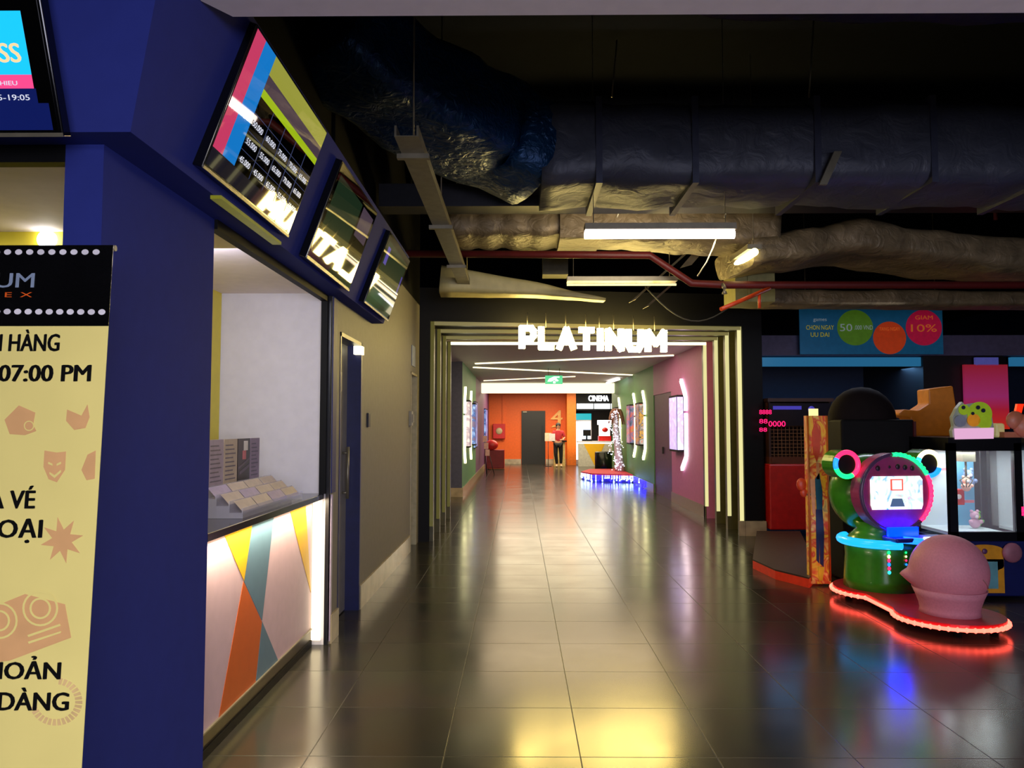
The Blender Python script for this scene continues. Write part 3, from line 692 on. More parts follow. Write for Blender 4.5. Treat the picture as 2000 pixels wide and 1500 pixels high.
for k, (x0, x1) in enumerate(((2.32,2.98),(3.02,3.66),(3.70,4.35))):
    b = nb(); box(b, x0, x1, 30.96, 31.0, 2.26, 2.47)
    solo('menu_board', b, post_mat('menu_content_%d' % k, ['e8f8ff','ffffff','70a8b0'], 4, 1.6), ['lit menu board above the snack counter, next to the orange column', 'lit menu board right of the first one above the snack counter', 'lit menu board farthest right, mostly behind the green wall'][k], 'menu board', 'lit menu boards over the snack counter')
ns = thing('snack_bar_sign', 'small glowing white letter sign above the snack bar menus', 'sign', (3.2,30.9,2.56))
txt('letters', 'CINEMA', (2.80, 30.998, 2.58), X3, Z3, .22, EM('far_sign_white','ffffff',8), ns, width=.80, ext=.04, bold=.03)
fr = thing('drinks_fridge', 'glass-door drinks fridge with teal header behind the snack counter', 'fridge', (2.6,31.6,0))
b = nb(); box(b, 2.30, 2.95, 31.45, 32.1, 0, 2.05); obj('cabinet', b, m_white, fr)
b = nb(); box(b, 2.30, 2.95, 31.42, 31.45, 1.82, 2.08); obj('header', b, EM('teal_header','10a8b0',1.2), fr, bevel=.02)
b = nb(); box(b, 2.31, 2.91, 31.44, 31.45, .2, 1.76); obj('glass_door', b, EM('fridge_light','dcecff',1.7), fr)
pm_ = thing('popcorn_machine', 'red and white lit popcorn machine on the snack counter', 'popcorn machine', (3.35,30.3,.98))
b = nb(); box(b, 3.12, 3.6, 30.2, 30.55, .98, 1.18); obj('base', b, m_red, pm_)
b = nb(); box(b, 3.16, 3.56, 30.22, 30.52, 1.18, 1.62); obj('lit_cabinet', b, EM('popcorn_light','fff0dc',3), pm_)
b = nb(); ball(b, (3.36,30.15,1.42), .12, 12, sq=(1,.5,.8)); obj('kettle', b, m_red, pm_)
b = nb(); box(b, 3.10, 3.62, 30.18, 30.56, 1.62, 1.80); obj('canopy', b, EM('popcorn_head','fff4ec',2.5), pm_)
reg = thing('cash_register', 'black till on the snack counter in front of the drinks fridge', 'till', (2.7,30.3,.98))
b = nb(); box(b, 2.52, 2.82, 30.3, 30.34, 1.18, 1.42); obj('screen', b, m_black, reg)
b = nb(); box(b, 2.48, 2.84, 30.15, 30.5, .98, 1.05); tube(b, [(2.66,30.35,1.04),(2.66,30.33,1.2)], .03); obj('base', b, m_black, reg)
b = nb(); lathe(b, [(.26,0),(.28,.02),(.28,.72),(.25,.74),(.22,.70)], (2.72,24.9,0), 24); solo('waste_bin', b, M('black_steel_bin','1c1e1a',.22,.5), 'black cylindrical bin standing behind the blue-lit platform', 'bin')
po = thing('podium', 'cream ticket podium with dark top behind the standing person', 'podium', (1.60,30.4,0))
b = nb(); box(b, 1.36, 1.80, 30.2, 30.6, 0, .95); obj('body', b, M('cream_podium','d8b870',.5), po)
b = nb(); box(b, 1.30, 1.86, 30.12, 30.65, .95, 1.0); obj('top', b, m_black, po)
ns_ = thing('notice_stand', 'white notice sheet on a thin stand left of the standing person', 'notice', (1.13,30.0,0))
b = nb(); box(b, 1.00, 1.25, 29.98, 30.0, .98, 1.30); obj('sheet', b, M('cream_paper','e8c8a8',.6), ns_)
b = nb(); tube(b, [(1.13,30.02,0),(1.13,30.02,1.0)], .012); lathe(b, [(.13,0),(.13,.015),(.02,.02)], (1.13,30.02,0), 16); obj('pole', b, m_darksteel, ns_)

# ---- decorated platform and lit palm
pf = thing('display_platform', 'low red platform with blue fringe lights at the right of the corridor', 'platform', (2.5,22.8,0))
pl_ = [(1.82,22.7),(2.05,21.75),(2.7,21.45),(3.13,21.3),(3.13,24.2),(2.2,24.1)]
b = nb(); prism(b, [(x_,y_,.17) for x_, y_ in pl_], (0,0,.06)); obj('red_top', b, M('red_carpet','d02838',.7), pf)
b = nb(); prism(b, [((x_-2.5)*.97+2.5,(y_-22.8)*.97+22.8,0) for x_, y_ in pl_], (0,0,.17)); obj('skirt', b, M('blue_skirt','181060',.6,emit='2010d0',es=.5), pf)
b = nb()
for i in range(4):
    (xa, ya), (xb, yb) = pl_[i], pl_[(i+1) % 6]
    if i == 3: xa, ya, xb, yb = 3.13, 21.3, 3.14, 19.2
    n_ = 26 if i != 3 else 22
    for k in range(n_):
        f = k/n_; px_, py_ = xa+(xb-xa)*f, ya+(yb-ya)*f-.02; l = random.uniform(.05,.17)
        mi = 1 if random.random() < (.45 if i < 3 else .05) else 0
        box(b, px_-.008, px_+.008, py_-.012, py_, .19-l, .19, mi); box(b, px_-.018, px_+.018, py_-.025, py_-.012, .17-l, .20-l, mi)
fl = obj('fringe_lights', b, [EM('fringe_blue','2018ff',6), EM('fringe_white','c0e8ff',6)], pf); fl['kind'] = 'stuff'
pt = thing('palm_decoration', 'pale trunk wrapped in white string lights with brown fronds on the red platform', 'decoration', (2.85,22.8,.23))
b = nb(); tube(b, [(2.98,22.8,.23),(2.93,22.8,.8),(2.88,22.8,1.4),(2.84,22.8,2.0)], [.16,.12,.09,.07], 14); obj('trunk', b, M('silver_trunk','b8a8b0',.5), pt)
b = nb()
for k in range(9):
    a = k*2*PI/9; d = Vector((math.cos(a), math.sin(a)*.7, 0)); p_ = Vector((2.88,22.8,1.98)); pts = [p_+d*(.05*j)+Vector((0,0,.10*j-.035*j*j)) for j in range(6)]
    tube(b, pts, [.03,.045,.05,.045,.03,.01], 6)
obj('fronds', b, M('brown_fronds','8a5a48',.6), pt)
b = nb()
for k in range(170):
    f = random.random(); x_ = 2.74+.10*math.sin(f*14)+random.gauss(0,.035) if k % 2 else 2.97-.14*f+random.gauss(0,.07)
    bmesh.ops.create_icosphere(b, subdivisions=1, radius=.011, matrix=Matrix.Translation((x_, 22.64+random.uniform(-.05,.03), .28+1.75*f)))
s_ = obj('string_lights', b, EM('string_white','e8e8ff',7), pt); s_['kind'] = 'stuff'

# ---- the person
def skin_body(name, joints, edges, mat, parent, root=0, sub=1):
    me = bpy.data.meshes.new(name); me.from_pydata([j[0] for j in joints], edges, []); me.materials.append(mat)
    o = bpy.data.objects.new(name, me); COL.objects.link(o); o.parent = parent; MW[o] = MW[parent]
    md = o.modifiers.new('skin', 'SKIN'); md.use_smooth_shade = True
    for i, j in enumerate(joints):
        sv = me.skin_vertices[0].data[i]; r = j[1]; sv.radius = r if isinstance(r, tuple) else (r, r); sv.use_root = (i == root)
    ss = o.modifiers.new('sub', 'SUBSURF'); ss.levels = sub; ss.render_levels = sub
    return o
pe = thing('person', 'standing person in a red top and black trousers holding papers by the podium', 'person', (1.50, 29.6, 0))
J = [((0,0,.92),(.14,.10)), ((0,0,1.08),(.125,.09)), ((0,-.01,1.28),(.16,.10)), ((0,-.01,1.40),(.07,.06)), ((0,-.02,1.47),.05), ((0,-.03,1.56),(.078,.09)), ((0,-.02,1.63),(.07,.08)),
     ((.17,-.01,1.34),.055), ((.24,-.03,1.12),.042), ((.16,-.20,1.03),.034), ((.08,-.27,1.05),.028),
     ((-.17,-.01,1.34),.055), ((-.25,-.04,1.12),.042), ((-.25,-.22,1.06),.034), ((-.24,-.31,1.08),.028),
     ((.09,0,.86),.095), ((.11,-.01,.5),.062), ((.10,.01,.10),.042), ((.11,-.12,.045),.038),
     ((-.09,0,.86),.095), ((-.10,-.05,.5),.062), ((-.05,.02,.10),.042), ((-.07,-.12,.045),.038)]
Ed = [(0,1),(1,2),(2,3),(3,4),(4,5),(5,6),(2,7),(7,8),(8,9),(9,10),(2,11),(11,12),(12,13),(13,14),(0,15),(15,16),(16,17),(17,18),(0,19),(19,20),(20,21),(21,22)]
body = skin_body('body', J, Ed, m_skin, pe, 0, 2)
def fat(idx, k, ed):
    mp = {j: i for i, j in enumerate(idx)}
    js = []
    for j in idx:
        r = J[j][1]; js.append((J[j][0], tuple(x+k for x in r) if isinstance(r, tuple) else (r+k, r+k)))
    return js, [(mp[a], mp[c]) for a, c in ed]
js, es_ = fat([0,1,2,3,7,8,11,12], .014, [(0,1),(1,2),(2,3),(2,4),(4,5),(2,6),(6,7)] and [(0,1),(1,2),(2,3),(2,7),(7,8),(2,11),(11,12)])
skin_body('shirt', js, es_, M('red_shirt','a81c28',.7), pe, 0, 2)
js, es_ = fat([0,15,16,17,19,20,21], .016, [(0,15),(15,16),(16,17),(0,19),(19,20),(20,21)])
skin_body('trousers', js, es_, M('black_trousers','0c0b0c',.7), pe, 0, 2)
b = nb(); ball(b, (0,.0,1.60), .105, 16, sq=(.92,1.0,.95)); ball(b, (0,.06,1.52), .085, 12, sq=(1,.8,1.1)); obj('hair', b, M('black_hair','140f0c',.6), pe, w=False)
for s in (-1, 1):
    b = nb(); ball(b, (.09*s+(.02 if s > 0 else .02), -.09, .045), .07, 12, sq=(.65,1.7,.6)); obj('shoe', b, M('pale_shoe','d8b890',.5), pe, w=False)
    b = nb(); hp = Vector(J[10][0] if s > 0 else J[14][0])
    for f in range(4): q0 = hp+Vector((-.02+.014*f, -.02, 0)); tube(b, [q0, q0+Vector((0,-.04,-.005)), q0+Vector((0,-.055-.004*(f%2),-.025))], .007, 6)
    tube(b, [hp+Vector((-.03*s,0,.01)), hp+Vector((-.045*s,-.03,.02))], .008, 6)
    obj('fingers', b, m_skin, pe, w=False)
b = nb(); ball(b, (0,-.125,1.56), .016, 8); ball(b, (.03,-.115,1.59), .010, 8); ball(b, (-.03,-.115,1.59), .010, 8); obj('face_features', b, M('face_brown','6a4030',.6), pe, w=False)  # nose and eyes in one darker brown
b = nb(); box(b, 1.50-.36, 1.50-.14, 29.18, 29.20, 1.00, 1.28); solo('held_papers', b, M('white_papers','e4dcd8',.6), 'pale sheets held in the hand of the person in red', 'papers')

# ================================================================ EXPOSED CEILING
def duct(bm, pts, w, h, amp=.03, n=8, seg=.14, seed=0, mi=0, ripple=0.):
    P = [Vector(p) for p in pts]; S = []
    for a, c in zip(P, P[1:]):
        m_ = max(1, int((c-a).length/seg))
        for i in range(m_): S.append(a.lerp(c, i/m_))
    S.append(P[-1]); rings = []
    wa = w if isinstance(w, (list, tuple)) else (w, w); ha = h if isinstance(h, (list, tuple)) else (h, h)
    for i, p in enumerate(S):
        f = i/(len(S)-1); W_ = wa[0]+(wa[1]-wa[0])*f; H_ = ha[0]+(ha[1]-ha[0])*f
        d = (S[min(i+1, len(S)-1)]-S[max(i-1, 0)]).normalized(); s = d.cross(Z3).normalized(); u_ = s.cross(d).normalized()
        ring = []
        for k in range(4*n):
            e = k//n; t = (k % n)/n*2-1
            x_, y_ = [(t, -1), (1, t), (-t, 1), (-1, -t)][e]
            L_ = (abs(x_)**6+abs(y_)**6)**(1/6); x_, y_ = x_/L_, y_/L_
            q_ = p+s*x_*W_/2+u_*y_*H_/2
            nv = noise.noise(q_*2.3+Vector((seed,0,0)))*amp+noise.noise(q_*6)*amp*.4 + ripple*abs(math.sin(i*.55))*(1 if True else 0)
            ring.append(bm.verts.new(q_+(s*x_+u_*y_)*nv))
        rings.append(ring)
    for a, c in zip(rings, rings[1:]):
        for k in range(4*n):
            fc = bm.faces.new((a[k], a[(k+1) % (4*n)], c[(k+1) % (4*n)], c[k])); fc.smooth = True; fc.material_index = mi
    bm.faces.new(rings[0][::-1]); bm.faces.new(rings[-1])
# big insulated duct with an elbow whose blue sheen is in its colour
dk = thing('air_duct', 'huge dark insulated air duct crossing the open ceiling', 'duct', (2.5,6.3,3.4))
b = nb(); duct(b, [(.18,6.35,3.80),(2.2,6.35,3.79),(5.2,6.35,3.78),(9.5,6.35,3.78)], .9, .66, .045, seed=1); obj('straight_run', b, m_foil, dk)
b = nb(); duct(b, [atY(640,40,4.9),atY(720,125,5.2),atY(860,215,5.75),atY(960,262,6.2),(.18,6.35,3.80)], (.7,.95), (.6,.70), .05, seed=5, seg=.1); obj('elbow', b, m_sheenfoil, dk)
m_tape = M('dark_tape','3c4054',.45,.15)
for x_ in (.6, 1.35, 2.3, 3.2, 4.1, 5.2): b = nb(); box(b, x_, x_+.05, 5.88, 6.82, 3.44, 4.13); obj('strap', b, m_tape, dk)
b = nb(); prism(b, [(2.30,5.84,3.40),(2.36,5.84,3.40),(2.48,5.84,3.66),(2.42,5.84,3.66)], (0,-.03,0)); obj('angle_bracket', b, m_steel, dk)
b = nb(); duct(b, [(.5,5.1,4.9),(1.5,5.4,4.85),(5.0,5.3,4.72),(9.0,5.3,4.7)], .6, .5, .03, seed=9); solo('upper_duct', b, m_foil, 'dim upper duct just under the slab near the top edge', 'duct')
b = nb(); box(b, -1.3, 12, 7.0, 7.25, 3.58, 3.80); box(b, -1.3, 12, 6.98, 7.0, 3.58, 3.60); solo('steel_beam', b, m_darksteel, 'long dark steel beam running across the ceiling below the big duct', 'beam')
b = nb(); box(b, -1.3, 13, 3.6, 3.9, 4.75, 5.39); solo('concrete_beam', b, m_slab, 'dark concrete beam under the slab nearest the pale ceiling edge', 'beam')
b = nb(); box(b, -1.3, 13, 9.2, 9.5, 4.3, 5.39); solo('concrete_beam', b, m_slab, 'dark concrete beam behind the big duct', 'beam')
# corrugated / wrapped silver ducts behind the lamp
b = nb(); duct(b, [(-.75,8.2,3.72),(.45,8.2,3.72)], .75, .36, .02, seed=3, seg=.05, ripple=.03); solo('ribbed_duct', b, m_tan, 'ribbed silver duct section left of the bright tube lamp', 'duct')
b = nb(); duct(b, [(.5,8.2,3.72),(1.6,8.25,3.70),(2.7,8.3,3.62)], .8, .40, .035, seed=4, seg=.06, ripple=.012); box(b, .42, .85, 7.76, 8.6, 3.48, 3.92)
solo('wrapped_duct', b, m_tan, 'wrapped silver duct directly behind the bright tube lamp', 'duct')
b = nb(); duct(b, [(2.35,8.35,3.35),(3.6,8.5,3.58),(5.4,8.7,3.42),(10.5,8.9,3.30)], 1.0, (.30,.55), .05, seed=6); solo('foil_duct', b, m_tan, 'crumpled tan foil duct on the right above the red pipe', 'duct')
b = nb(); duct(b, [(2.9,9.8,3.18),(5.5,9.8,3.16),(8.0,9.8,3.15)], .5, .2, .02, seed=8); solo('low_duct', b, m_tan, 'low narrow foil duct just under the red pipe on the right', 'duct')
b = nb(); duct(b, [(-.95,9.3,3.32),(.2,9.35,3.22),(1.05,9.4,3.10)], (.5,.2), (.34,.03), .01, seed=11); solo('tapered_duct', b, M('cream_duct_wrap','c8bc80',.5,bump=.15,scale=6), 'cream tapering duct end above the corridor entrance', 'duct')
b = nb(); box(b, 2.52, 2.98, 8.9, 9.4, 3.0, 3.52); box(b, 2.66,2.69,8.88,8.9,3.0,3.52); solo('junction_duct_box', b, M('olive_sheet_metal','8a8450',.5,.3), 'pale boxy duct joint where the tan foil duct begins', 'duct box')
b = nb(); box(b, .3, .62, 9.62, 9.9, 3.47, 5.39); solo('duct_drop', b, M('dim_sheet_metal','4a4838',.5,.3), 'dim vertical duct box above the middle of the corridor entrance', 'duct box')
# cable tray along the corridor direction
ct = thing('cable_tray', 'galvanised cable tray running towards the entrance at the left', 'cable tray', (-.66,7,3.25))
b = nb()
for x_ in (-.73, -.60): box(b, x_, x_+.012, 4.4, 9.95, 3.25, 3.31)
box(b, -.73, -.588, 4.4, 9.95, 3.245, 3.25)
obj('tray', b, m_steel, ct)
for y_ in (4.7, 6.4, 8.0, 9.6):
    b = nb(); tube(b, [(-.66,y_,3.25),(-.66,y_,5.39)], .006, 6); box(b, -.76, -.56, y_-.02, y_+.02, 3.215, 3.245); obj('hanger', b, m_steel, ct)
# diagonal sheet straps
for i, (a, c, lab) in enumerate((((1235,588),(1345,490),'pale slanting metal strap left of the cable loop'), ((1262,600),(1330,540),'short pale strap below the slanting red pipe'), ((1340,520),(1400,450),'broad pale strap hanging from the wrapped duct'))):
    A_, B_ = atY(a[0], a[1], 9.0), atY(c[0], c[1], 8.75)
    b = nb(); n_ = Vector((.04 if i < 2 else .07, 0, .02)); prism(b, [A_-n_, A_+n_, B_+n_, B_-n_], (0,.02,0)); solo('metal_strap', b, m_steel, lab, 'strap')
# red pipe
b = nb(); pts = [(-1.2,8.05,3.38),(1.38,8.05,3.36),(1.82,8.05,3.06),(2.2,8.05,3.04),(12,8.05,3.02)]
tube(b, pts, .04, 12); sp = thing('sprinkler_pipe', 'long dark red sprinkler pipe with a slanting bend under the ceiling', 'pipe', (1.8,8.05,3.0)); obj('pipe_run', b, m_rust, sp)
b = nb(); A_, B_ = atY(1408, 604, 7.7), atY(1503, 563, 7.95); tube(b, [A_, B_], .022); C_ = atY(1483, 572, 7.9); tube(b, [C_, C_-Vector((0,0,.16))], .016)
o_ = obj('branch_pipe', b, m_redp, sp); o_['label'] = 'orange-red branch'
b = nb(); p_ = atY(1415, 552, 7.95); tube(b, [p_+Vector((0,.08,.0)), p_-Vector((0,0,.06))], .02); lathe(b, [(.03,0),(.012,.05)], p_-Vector((0,0,.12)), 10); obj('sprinkler_head', b, m_steel, sp)
b = nb(); A_ = atY(1942, 360, 8.0); tube(b, [(A_.x,8.0,A_.z), (A_.x,8.0,A_.z-.38)], .02); solo('red_drop_pipe', b, m_rust, 'short vertical dark red pipe at the right under the big duct', 'pipe')
# lamps
def tube_lamp(name, label, p0, p1, r, em, hang=None, bodym=None):
    c = (Vector(p0)+Vector(p1))/2
    t = thing(name, label, 'lamp', tuple(c), group=None)
    d = (Vector(p1)-Vector(p0)).normalized(); s = d.cross(Z3).normalized()
    b = nb(); P0, P1 = Vector(p0), Vector(p1)
    prism(b, [P0-s*.07+Z3*.03, P1-s*.07+Z3*.03, P1+s*.07+Z3*.03, P0+s*.07+Z3*.03], Z3*.05); obj('housing', b, bodym or m_steel, t)
    b = nb(); tube(b, [P0, P1], r, 12); obj('tube', b, em, t)
    b = nb()
    for f in (.06, .94):
        q_ = P0.lerp(P1, f); tube(b, [q_+Z3*.08, Vector((q_.x, q_.y, 5.39 if hang is None else hang))], .004, 6)
    obj('hanging_wire', b, m_steel, t)
    return t
e_t = EM('fluorescent_pink_white', 'ffe8dc', 9)
tl0 = tube_lamp('tube_lamp', 'bright long fluorescent tube hanging in the middle of the open ceiling', (.53,6.15,3.10), (1.74,6.15,3.10), .034, e_t)
tube_lamp('tube_lamp', 'slim dimmer tube lamp above the corridor entrance', (.53,8.45,3.12), (1.74,8.45,3.12), .013, EM('dim_tube','f0e49c',1.6))
tube_lamp('tube_lamp', 'short bright lamp seen end-on right of the long tube', tuple(atY(1438, 516, 8.4)), tuple(atY(1474, 492, 7.7)), .04, EM('yellow_tube','fff0a0',6))
tube_lamp('tube_lamp', 'faint thin tube lamp above the red pipe at the left', (.0,9.9,3.82), (1.0,9.9,3.82), .012, EM('faint_tube','d8cc90',.9))
area('tube_glow', (1.13, 6.9, 3.2), (math.radians(115), 0, 0), 1.2, .06, 14, (1,.85,.62))
area('tube_down', (1.13, 6.15, 3.06), (0, 0, 0), 1.2, .05, 22, (1,.88,.7))
# cables
b = nb(); pts = [atY(1260+i*15, 560+52*math.sin(PI*i/12)*(1 if i < 13 else 1)+3*i*.8, 8.9) for i in range(13)]; tube(b, pts, .008, 6); solo('loose_cable', b, M('grey_cable','4a483c',.5), 'thin cable sagging in front of the black entrance header', 'cable')
b = nb(); pts = [atY(*p, 6.2) for p in ((1400,462),(1392,485),(1380,512),(1362,540))]; tube(b, pts, .006, 6); obj('cable', b, M('pale_cable','a89c70',.5), tl0)
for i, (u_, v0, v1, Y_, lab) in enumerate(((1205,78,190,7.4,'thin ceiling rod above the left end of the big duct'), (1590,25,190,6.6,'thin ceiling rod above the middle of the big duct'), (1425,395,425,7.3,'short clip hanging from the long beam above the bright lamp'), (1215,395,425,7.3,'short clip hanging from the beam above the left end of the bright lamp'))):
    A_, B_ = atY(u_, v0, Y_), atY(u_-10, v1, Y_); b = nb(); tube(b, [A_, B_], .008, 6); solo('hanger_rod', b, m_steel, lab, 'rod')

# ================================================================ ARCADE SIDE
b = nb(); box(b, 3.36, 15.8, 14.2, 14.35, 0, 3.0); struct('wall_arcade', b, m_navy)
b = nb(); box(b, 3.50, 15.8, 12.05, 12.25, 2.66, 2.98); struct('trim_5', b, M('lilac_grey_fascia','5c5470',.6))
b = nb(); box(b, 3.50, 15.8, 12.25, 14.2, 2.75, 2.9); struct('ceiling_arcade', b, m_black)
b = nb(); box(b, 6.35, 7.6, 12.1, 14.2, 0, 2.66); struct('pillar_arcade', b, M('dark_brown_cladding','1c1618',.5))
m_cove = EM('cove_teal','2c78a8',.55)
b = nb(); box(b, 3.75, 6.33, 12.12, 12.2, 2.50, 2.64); solo('blue_cove_light', b, m_cove, 'long dim teal light band under the promotional banner', 'light')
b = nb(); box(b, 7.75, 11, 12.12, 12.2, 2.50, 2.64); solo('blue_cove_light', b, m_cove, 'dim teal light band at the right picture edge', 'light')
b = nb(); box(b, 7.15, 7.6, 12.02, 12.1, 0, 2.64); 
struct('trim_6', b, m_black)
# promotional banner
pb = thing('promotional_banner', 'wide blue banner with green, orange and pink circles above the arcade', 'banner', (5.4,11.8,2.6))
pa, pc = atY(1563, 692, 11.85), atY(1840, 600, 11.85)
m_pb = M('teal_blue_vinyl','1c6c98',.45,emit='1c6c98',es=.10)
b = nb(); box(b, pa.x, pc.x, 11.85, 11.87, pa.z, pc.z); obj('sheet', b, m_pb, pb)
def disc(bm, u, v, r, mi=0, e=0.):
    c = atY(u, v, 11.848); R_ = r*11.85/1500
    prism(bm, [Vector((c.x+R_*math.cos(a), 11.848-e, c.z+R_*math.sin(a))) for a in [2*PI*i/40 for i in range(40)]], (0,-.004,0), mi)
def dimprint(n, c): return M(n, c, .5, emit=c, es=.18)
b = nb(); disc(b, 1670, 640, 35, 0); disc(b, 1804, 640, 35, 2, .003); disc(b, 1737, 660, 32, 1, .006)
obj('circles', b, [dimprint('print_green','5c8c20'), dimprint('print_orange','e04818'), dimprint('print_pink','d01848')], pb)
def ptxt(s, u, v, cap, m, wd=None, e=.012):
    o_ = atY(u, v, 11.848); o_.y -= e
    txt('printed_text', s, o_, X3, Z3, cap*11.85/1500, m, pb, width=None if wd is None else wd*11.85/1500, align='CENTER', ext=.001)
m_py = dimprint('print_yellow','d8c828'); m_pw = dimprint('print_white','a8b8b8'); m_po = dimprint('print_amber','f08030')
ptxt('CHON NGAY', 1601, 644, 9, m_py, 54); ptxt('UU DAI', 1601, 658, 9, m_py, 36); ptxt('games', 1601, 627, 7, m_pw, 26)
ptxt('50', 1652, 647, 15, m_pw, 24); ptxt('.000 VND', 1686, 644, 9, m_pw, 36); ptxt('10%', 1804, 648, 15, m_po, 50)
ptxt('TANG NGAY', 1737, 646, 7, m_po, 40, .015); ptxt('GIAM', 1804, 624, 8, m_po, 34)
b = nb(); 
for x_ in (pa.x+.1, pc.x-.1): tube(b, [(x_,11.86,pc.z),(x_,11.86,5.39)], .005, 6)
obj('hanging_wire', b, m_steel, pb)
# pink poster and its plate
w0, w1 = atY(1887, 838, 11.95), atY(1968, 712, 11.95)
def grad(name, cs):
    m = bpy.data.materials.new(name); m.use_nodes = True; nt = m.node_tree; p = nt.nodes['Principled BSDF']
    tc = nt.nodes.new('ShaderNodeTexCoord'); sp = nt.nodes.new('ShaderNodeSeparateXYZ'); rp = nt.nodes.new('ShaderNodeValToRGB')
    while len(rp.color_ramp.elements) < len(cs): rp.color_ramp.elements.new(.5)
    for i, (ps_, c) in enumerate(cs): rp.color_ramp.elements[i].position = ps_; rp.color_ramp.elements[i].color = lin(c)+(1,)
    nt.links.new(tc.outputs['Generated'], sp.inputs[0]); nt.links.new(sp.outputs[2], rp.inputs[0])
    nt.links.new(rp.outputs[0], p.inputs['Base Color']); nt.links.new(rp.outputs[0], p.inputs['Emission Color']); p.inputs['Emission Strength'].default_value = .45
    return m
b = nb(); box(b, w0.x, w1.x, 11.95, 12.0, w0.z, w1.z); solo('lit_poster', b, grad('red_pink_print', [(0,'d83018'),(.3,'b82038'),(.5,'a83070'),(1,'a02030')]), 'tall red and pink lit panel on the dark arcade pillar', 'poster')
w0, w1 = atY(1906, 714, 11.95), atY(1950, 698, 11.95)
b = nb(); box(b, w0.x, w1.x, 11.95, 12.0, w0.z, w1.z); solo('name_plate', b, M('violet_plate','5a5898',.5,emit='4a4c98',es=.5), 'small violet plate above the red and pink panel', 'sign')

# ---- red machine behind, with platform
rm = thing('red_game_cabinet', 'red arcade cabinet with pink number displays beside the black entrance pillar', 'arcade machine', (3.95,11.0,0))
x0, x1 = 3.52, 4.45
b = nb(); box(b, x0, x1, 10.9, 11.6, .10, 1.02); obj('lower_cabinet', b, m_red, rm, bevel=.02)
b = nb(); box(b, x0+.02, x1-.02, 10.95, 11.5, 1.02, 1.12); box(b, x0+.05, x0+.12, 10.93, 10.95, 1.04, 1.10); box(b, x1-.2, x1-.1, 10.93, 10.95, 1.04, 1.10); obj('shelf', b, M('brown_wood_shelf','5a2c18',.4), rm)
b = nb(); box(b, x0+.02, x1-.02, 11.5, 11.56, 1.12, 1.92); box(b, x0+.02, x0+.05, 10.95, 11.5, 1.12, 1.92); box(b, x1-.05, x1-.02, 10.95, 11.5, 1.12, 1.92); box(b, x0, x1, 10.9, 11.56, 1.90, 1.95); obj('upper_cage', b, M('dark_brown_cage','3a2018',.5), rm)
b = nb()
for k in range(9): box(b, x0+.03, x1-.03, 10.965, 10.972, 1.15+.05*k, 1.156+.05*k)
for k in range(16): box(b, x0+.04+k*.055, x0+.046+k*.055, 10.965, 10.972, 1.12, 1.56)
obj('net', b, M('tan_net','8a5c38',.6), rm)
b = nb(); box(b, x0+.02, x1-.03, 10.93, 10.96, 1.56, 1.88); obj('score_board', b, M('dark_score_board','14101c',.3), rm)
m_pinkled = EM('pink_led','ff1860',2.2)
def rtx(s, u, v, cap, wd, m=m_pinkled):
    o_ = atY(u, v, 10.925); txt('led_digits', s, o_, X3, Z3, cap*10.9/1500, m, rm, width=wd*10.9/1500, ext=.003)
rtx('8888', 1474+9, 809, 9, 24); rtx('88', 1483, 827, 9, 16); rtx('88', 1483, 843, 8, 15); rtx('0000', 1501, 833, 11, 33)
b = nb(); box(b, 3.60,4.0,10.92,10.93,1.79,1.84); ball(b, (4.14,10.92,1.79), .05, 10, sq=(1,.2,1)); obj('violet_display', b, EM('violet_led','5048c8',.6), rm)
b = nb(); box(b, x0+.50, x0+.60, 10.885, 10.9, .62, .78); obj('coin_slot', b, m_black, rm)
pq = thing('machine_platform', 'low dark platform with red edge in front of the red cabinet', 'platform', (3.1,9.3,0))
pts = [atZ(1470,1092,.10), atZ(1514,1112,.10), atZ(1580,1128,.10)]; pts = [Vector((p.x,p.y,0)) for p in pts]+[Vector((3.05,7.95,0)),Vector((3.9,10.8,0)),Vector((3.3,10.8,0))]
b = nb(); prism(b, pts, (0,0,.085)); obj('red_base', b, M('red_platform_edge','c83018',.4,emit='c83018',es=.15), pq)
cx_ = sum((p for p in pts), Vector())/6
b = nb(); prism(b, [p+Z3*.085 for p in pts], (0,0,.015)); obj('dark_top', b, M('brown_rubber_top','3a2820',.5), pq)

# ---- black cabinet with art side panel
bc = thing('black_game_cabinet', 'big black arcade cabinet with rounded hood behind the frog-shaped game', 'arcade machine', (3.5,8.2,0))
b = nb(); box(b, 3.22, 3.95, 7.72, 8.3, 0.02, 1.62); obj('cabinet', b, M('black_laminate','0a0a0d',.7,spec=.15), bc, bevel=.02)
b = nb(); ball(b, (3.56,8.02,1.62), .34, 24, sq=(1.0,.75,1.0)); obj('hood', b, M('brown_black_hood','140e10',.85,spec=.15), bc)
b = nb(); box(b, 3.93, 3.955, 7.70, 7.9, .4, 1.60); obj('edge_trim', b, M('dark_maroon_trim','4a1018',.4), bc)
pnl = thing('art_side_panel', 'tall thin orange and yellow patterned side panel left of the black cabinet', 'panel', (2.96,7.62,0))
zt = atY(1600, 812, 7.6).z
m_art = post_mat('art_pattern', ['e07828','e0b030','c83828','e8c060','2c4068'], 5, .12)
xa, xb = atY(1578, 1000, 7.6).x, atY(1620, 1000, 7.6).x
b = nb(); box(b, xa, xb, 7.60, 7.66, .02, zt); obj('board', b, m_art, pnl)
b = nb()
def art(pts, mi): prism(b, [Vector((xa+(xb-xa)*x_, 7.598, .02+(zt-.02)*z_)) for x_, z_ in pts], (0,-.006,0), mi)
art([(.35,.62),(.55,.66),(.68,.55),(.66,.44),(.40,.44)], 0); art([(.36,.44),(.66,.44),(.72,.30),(.66,.10),(.50,.12),(.52,.30),(.46,.12),(.34,.14)], 1)
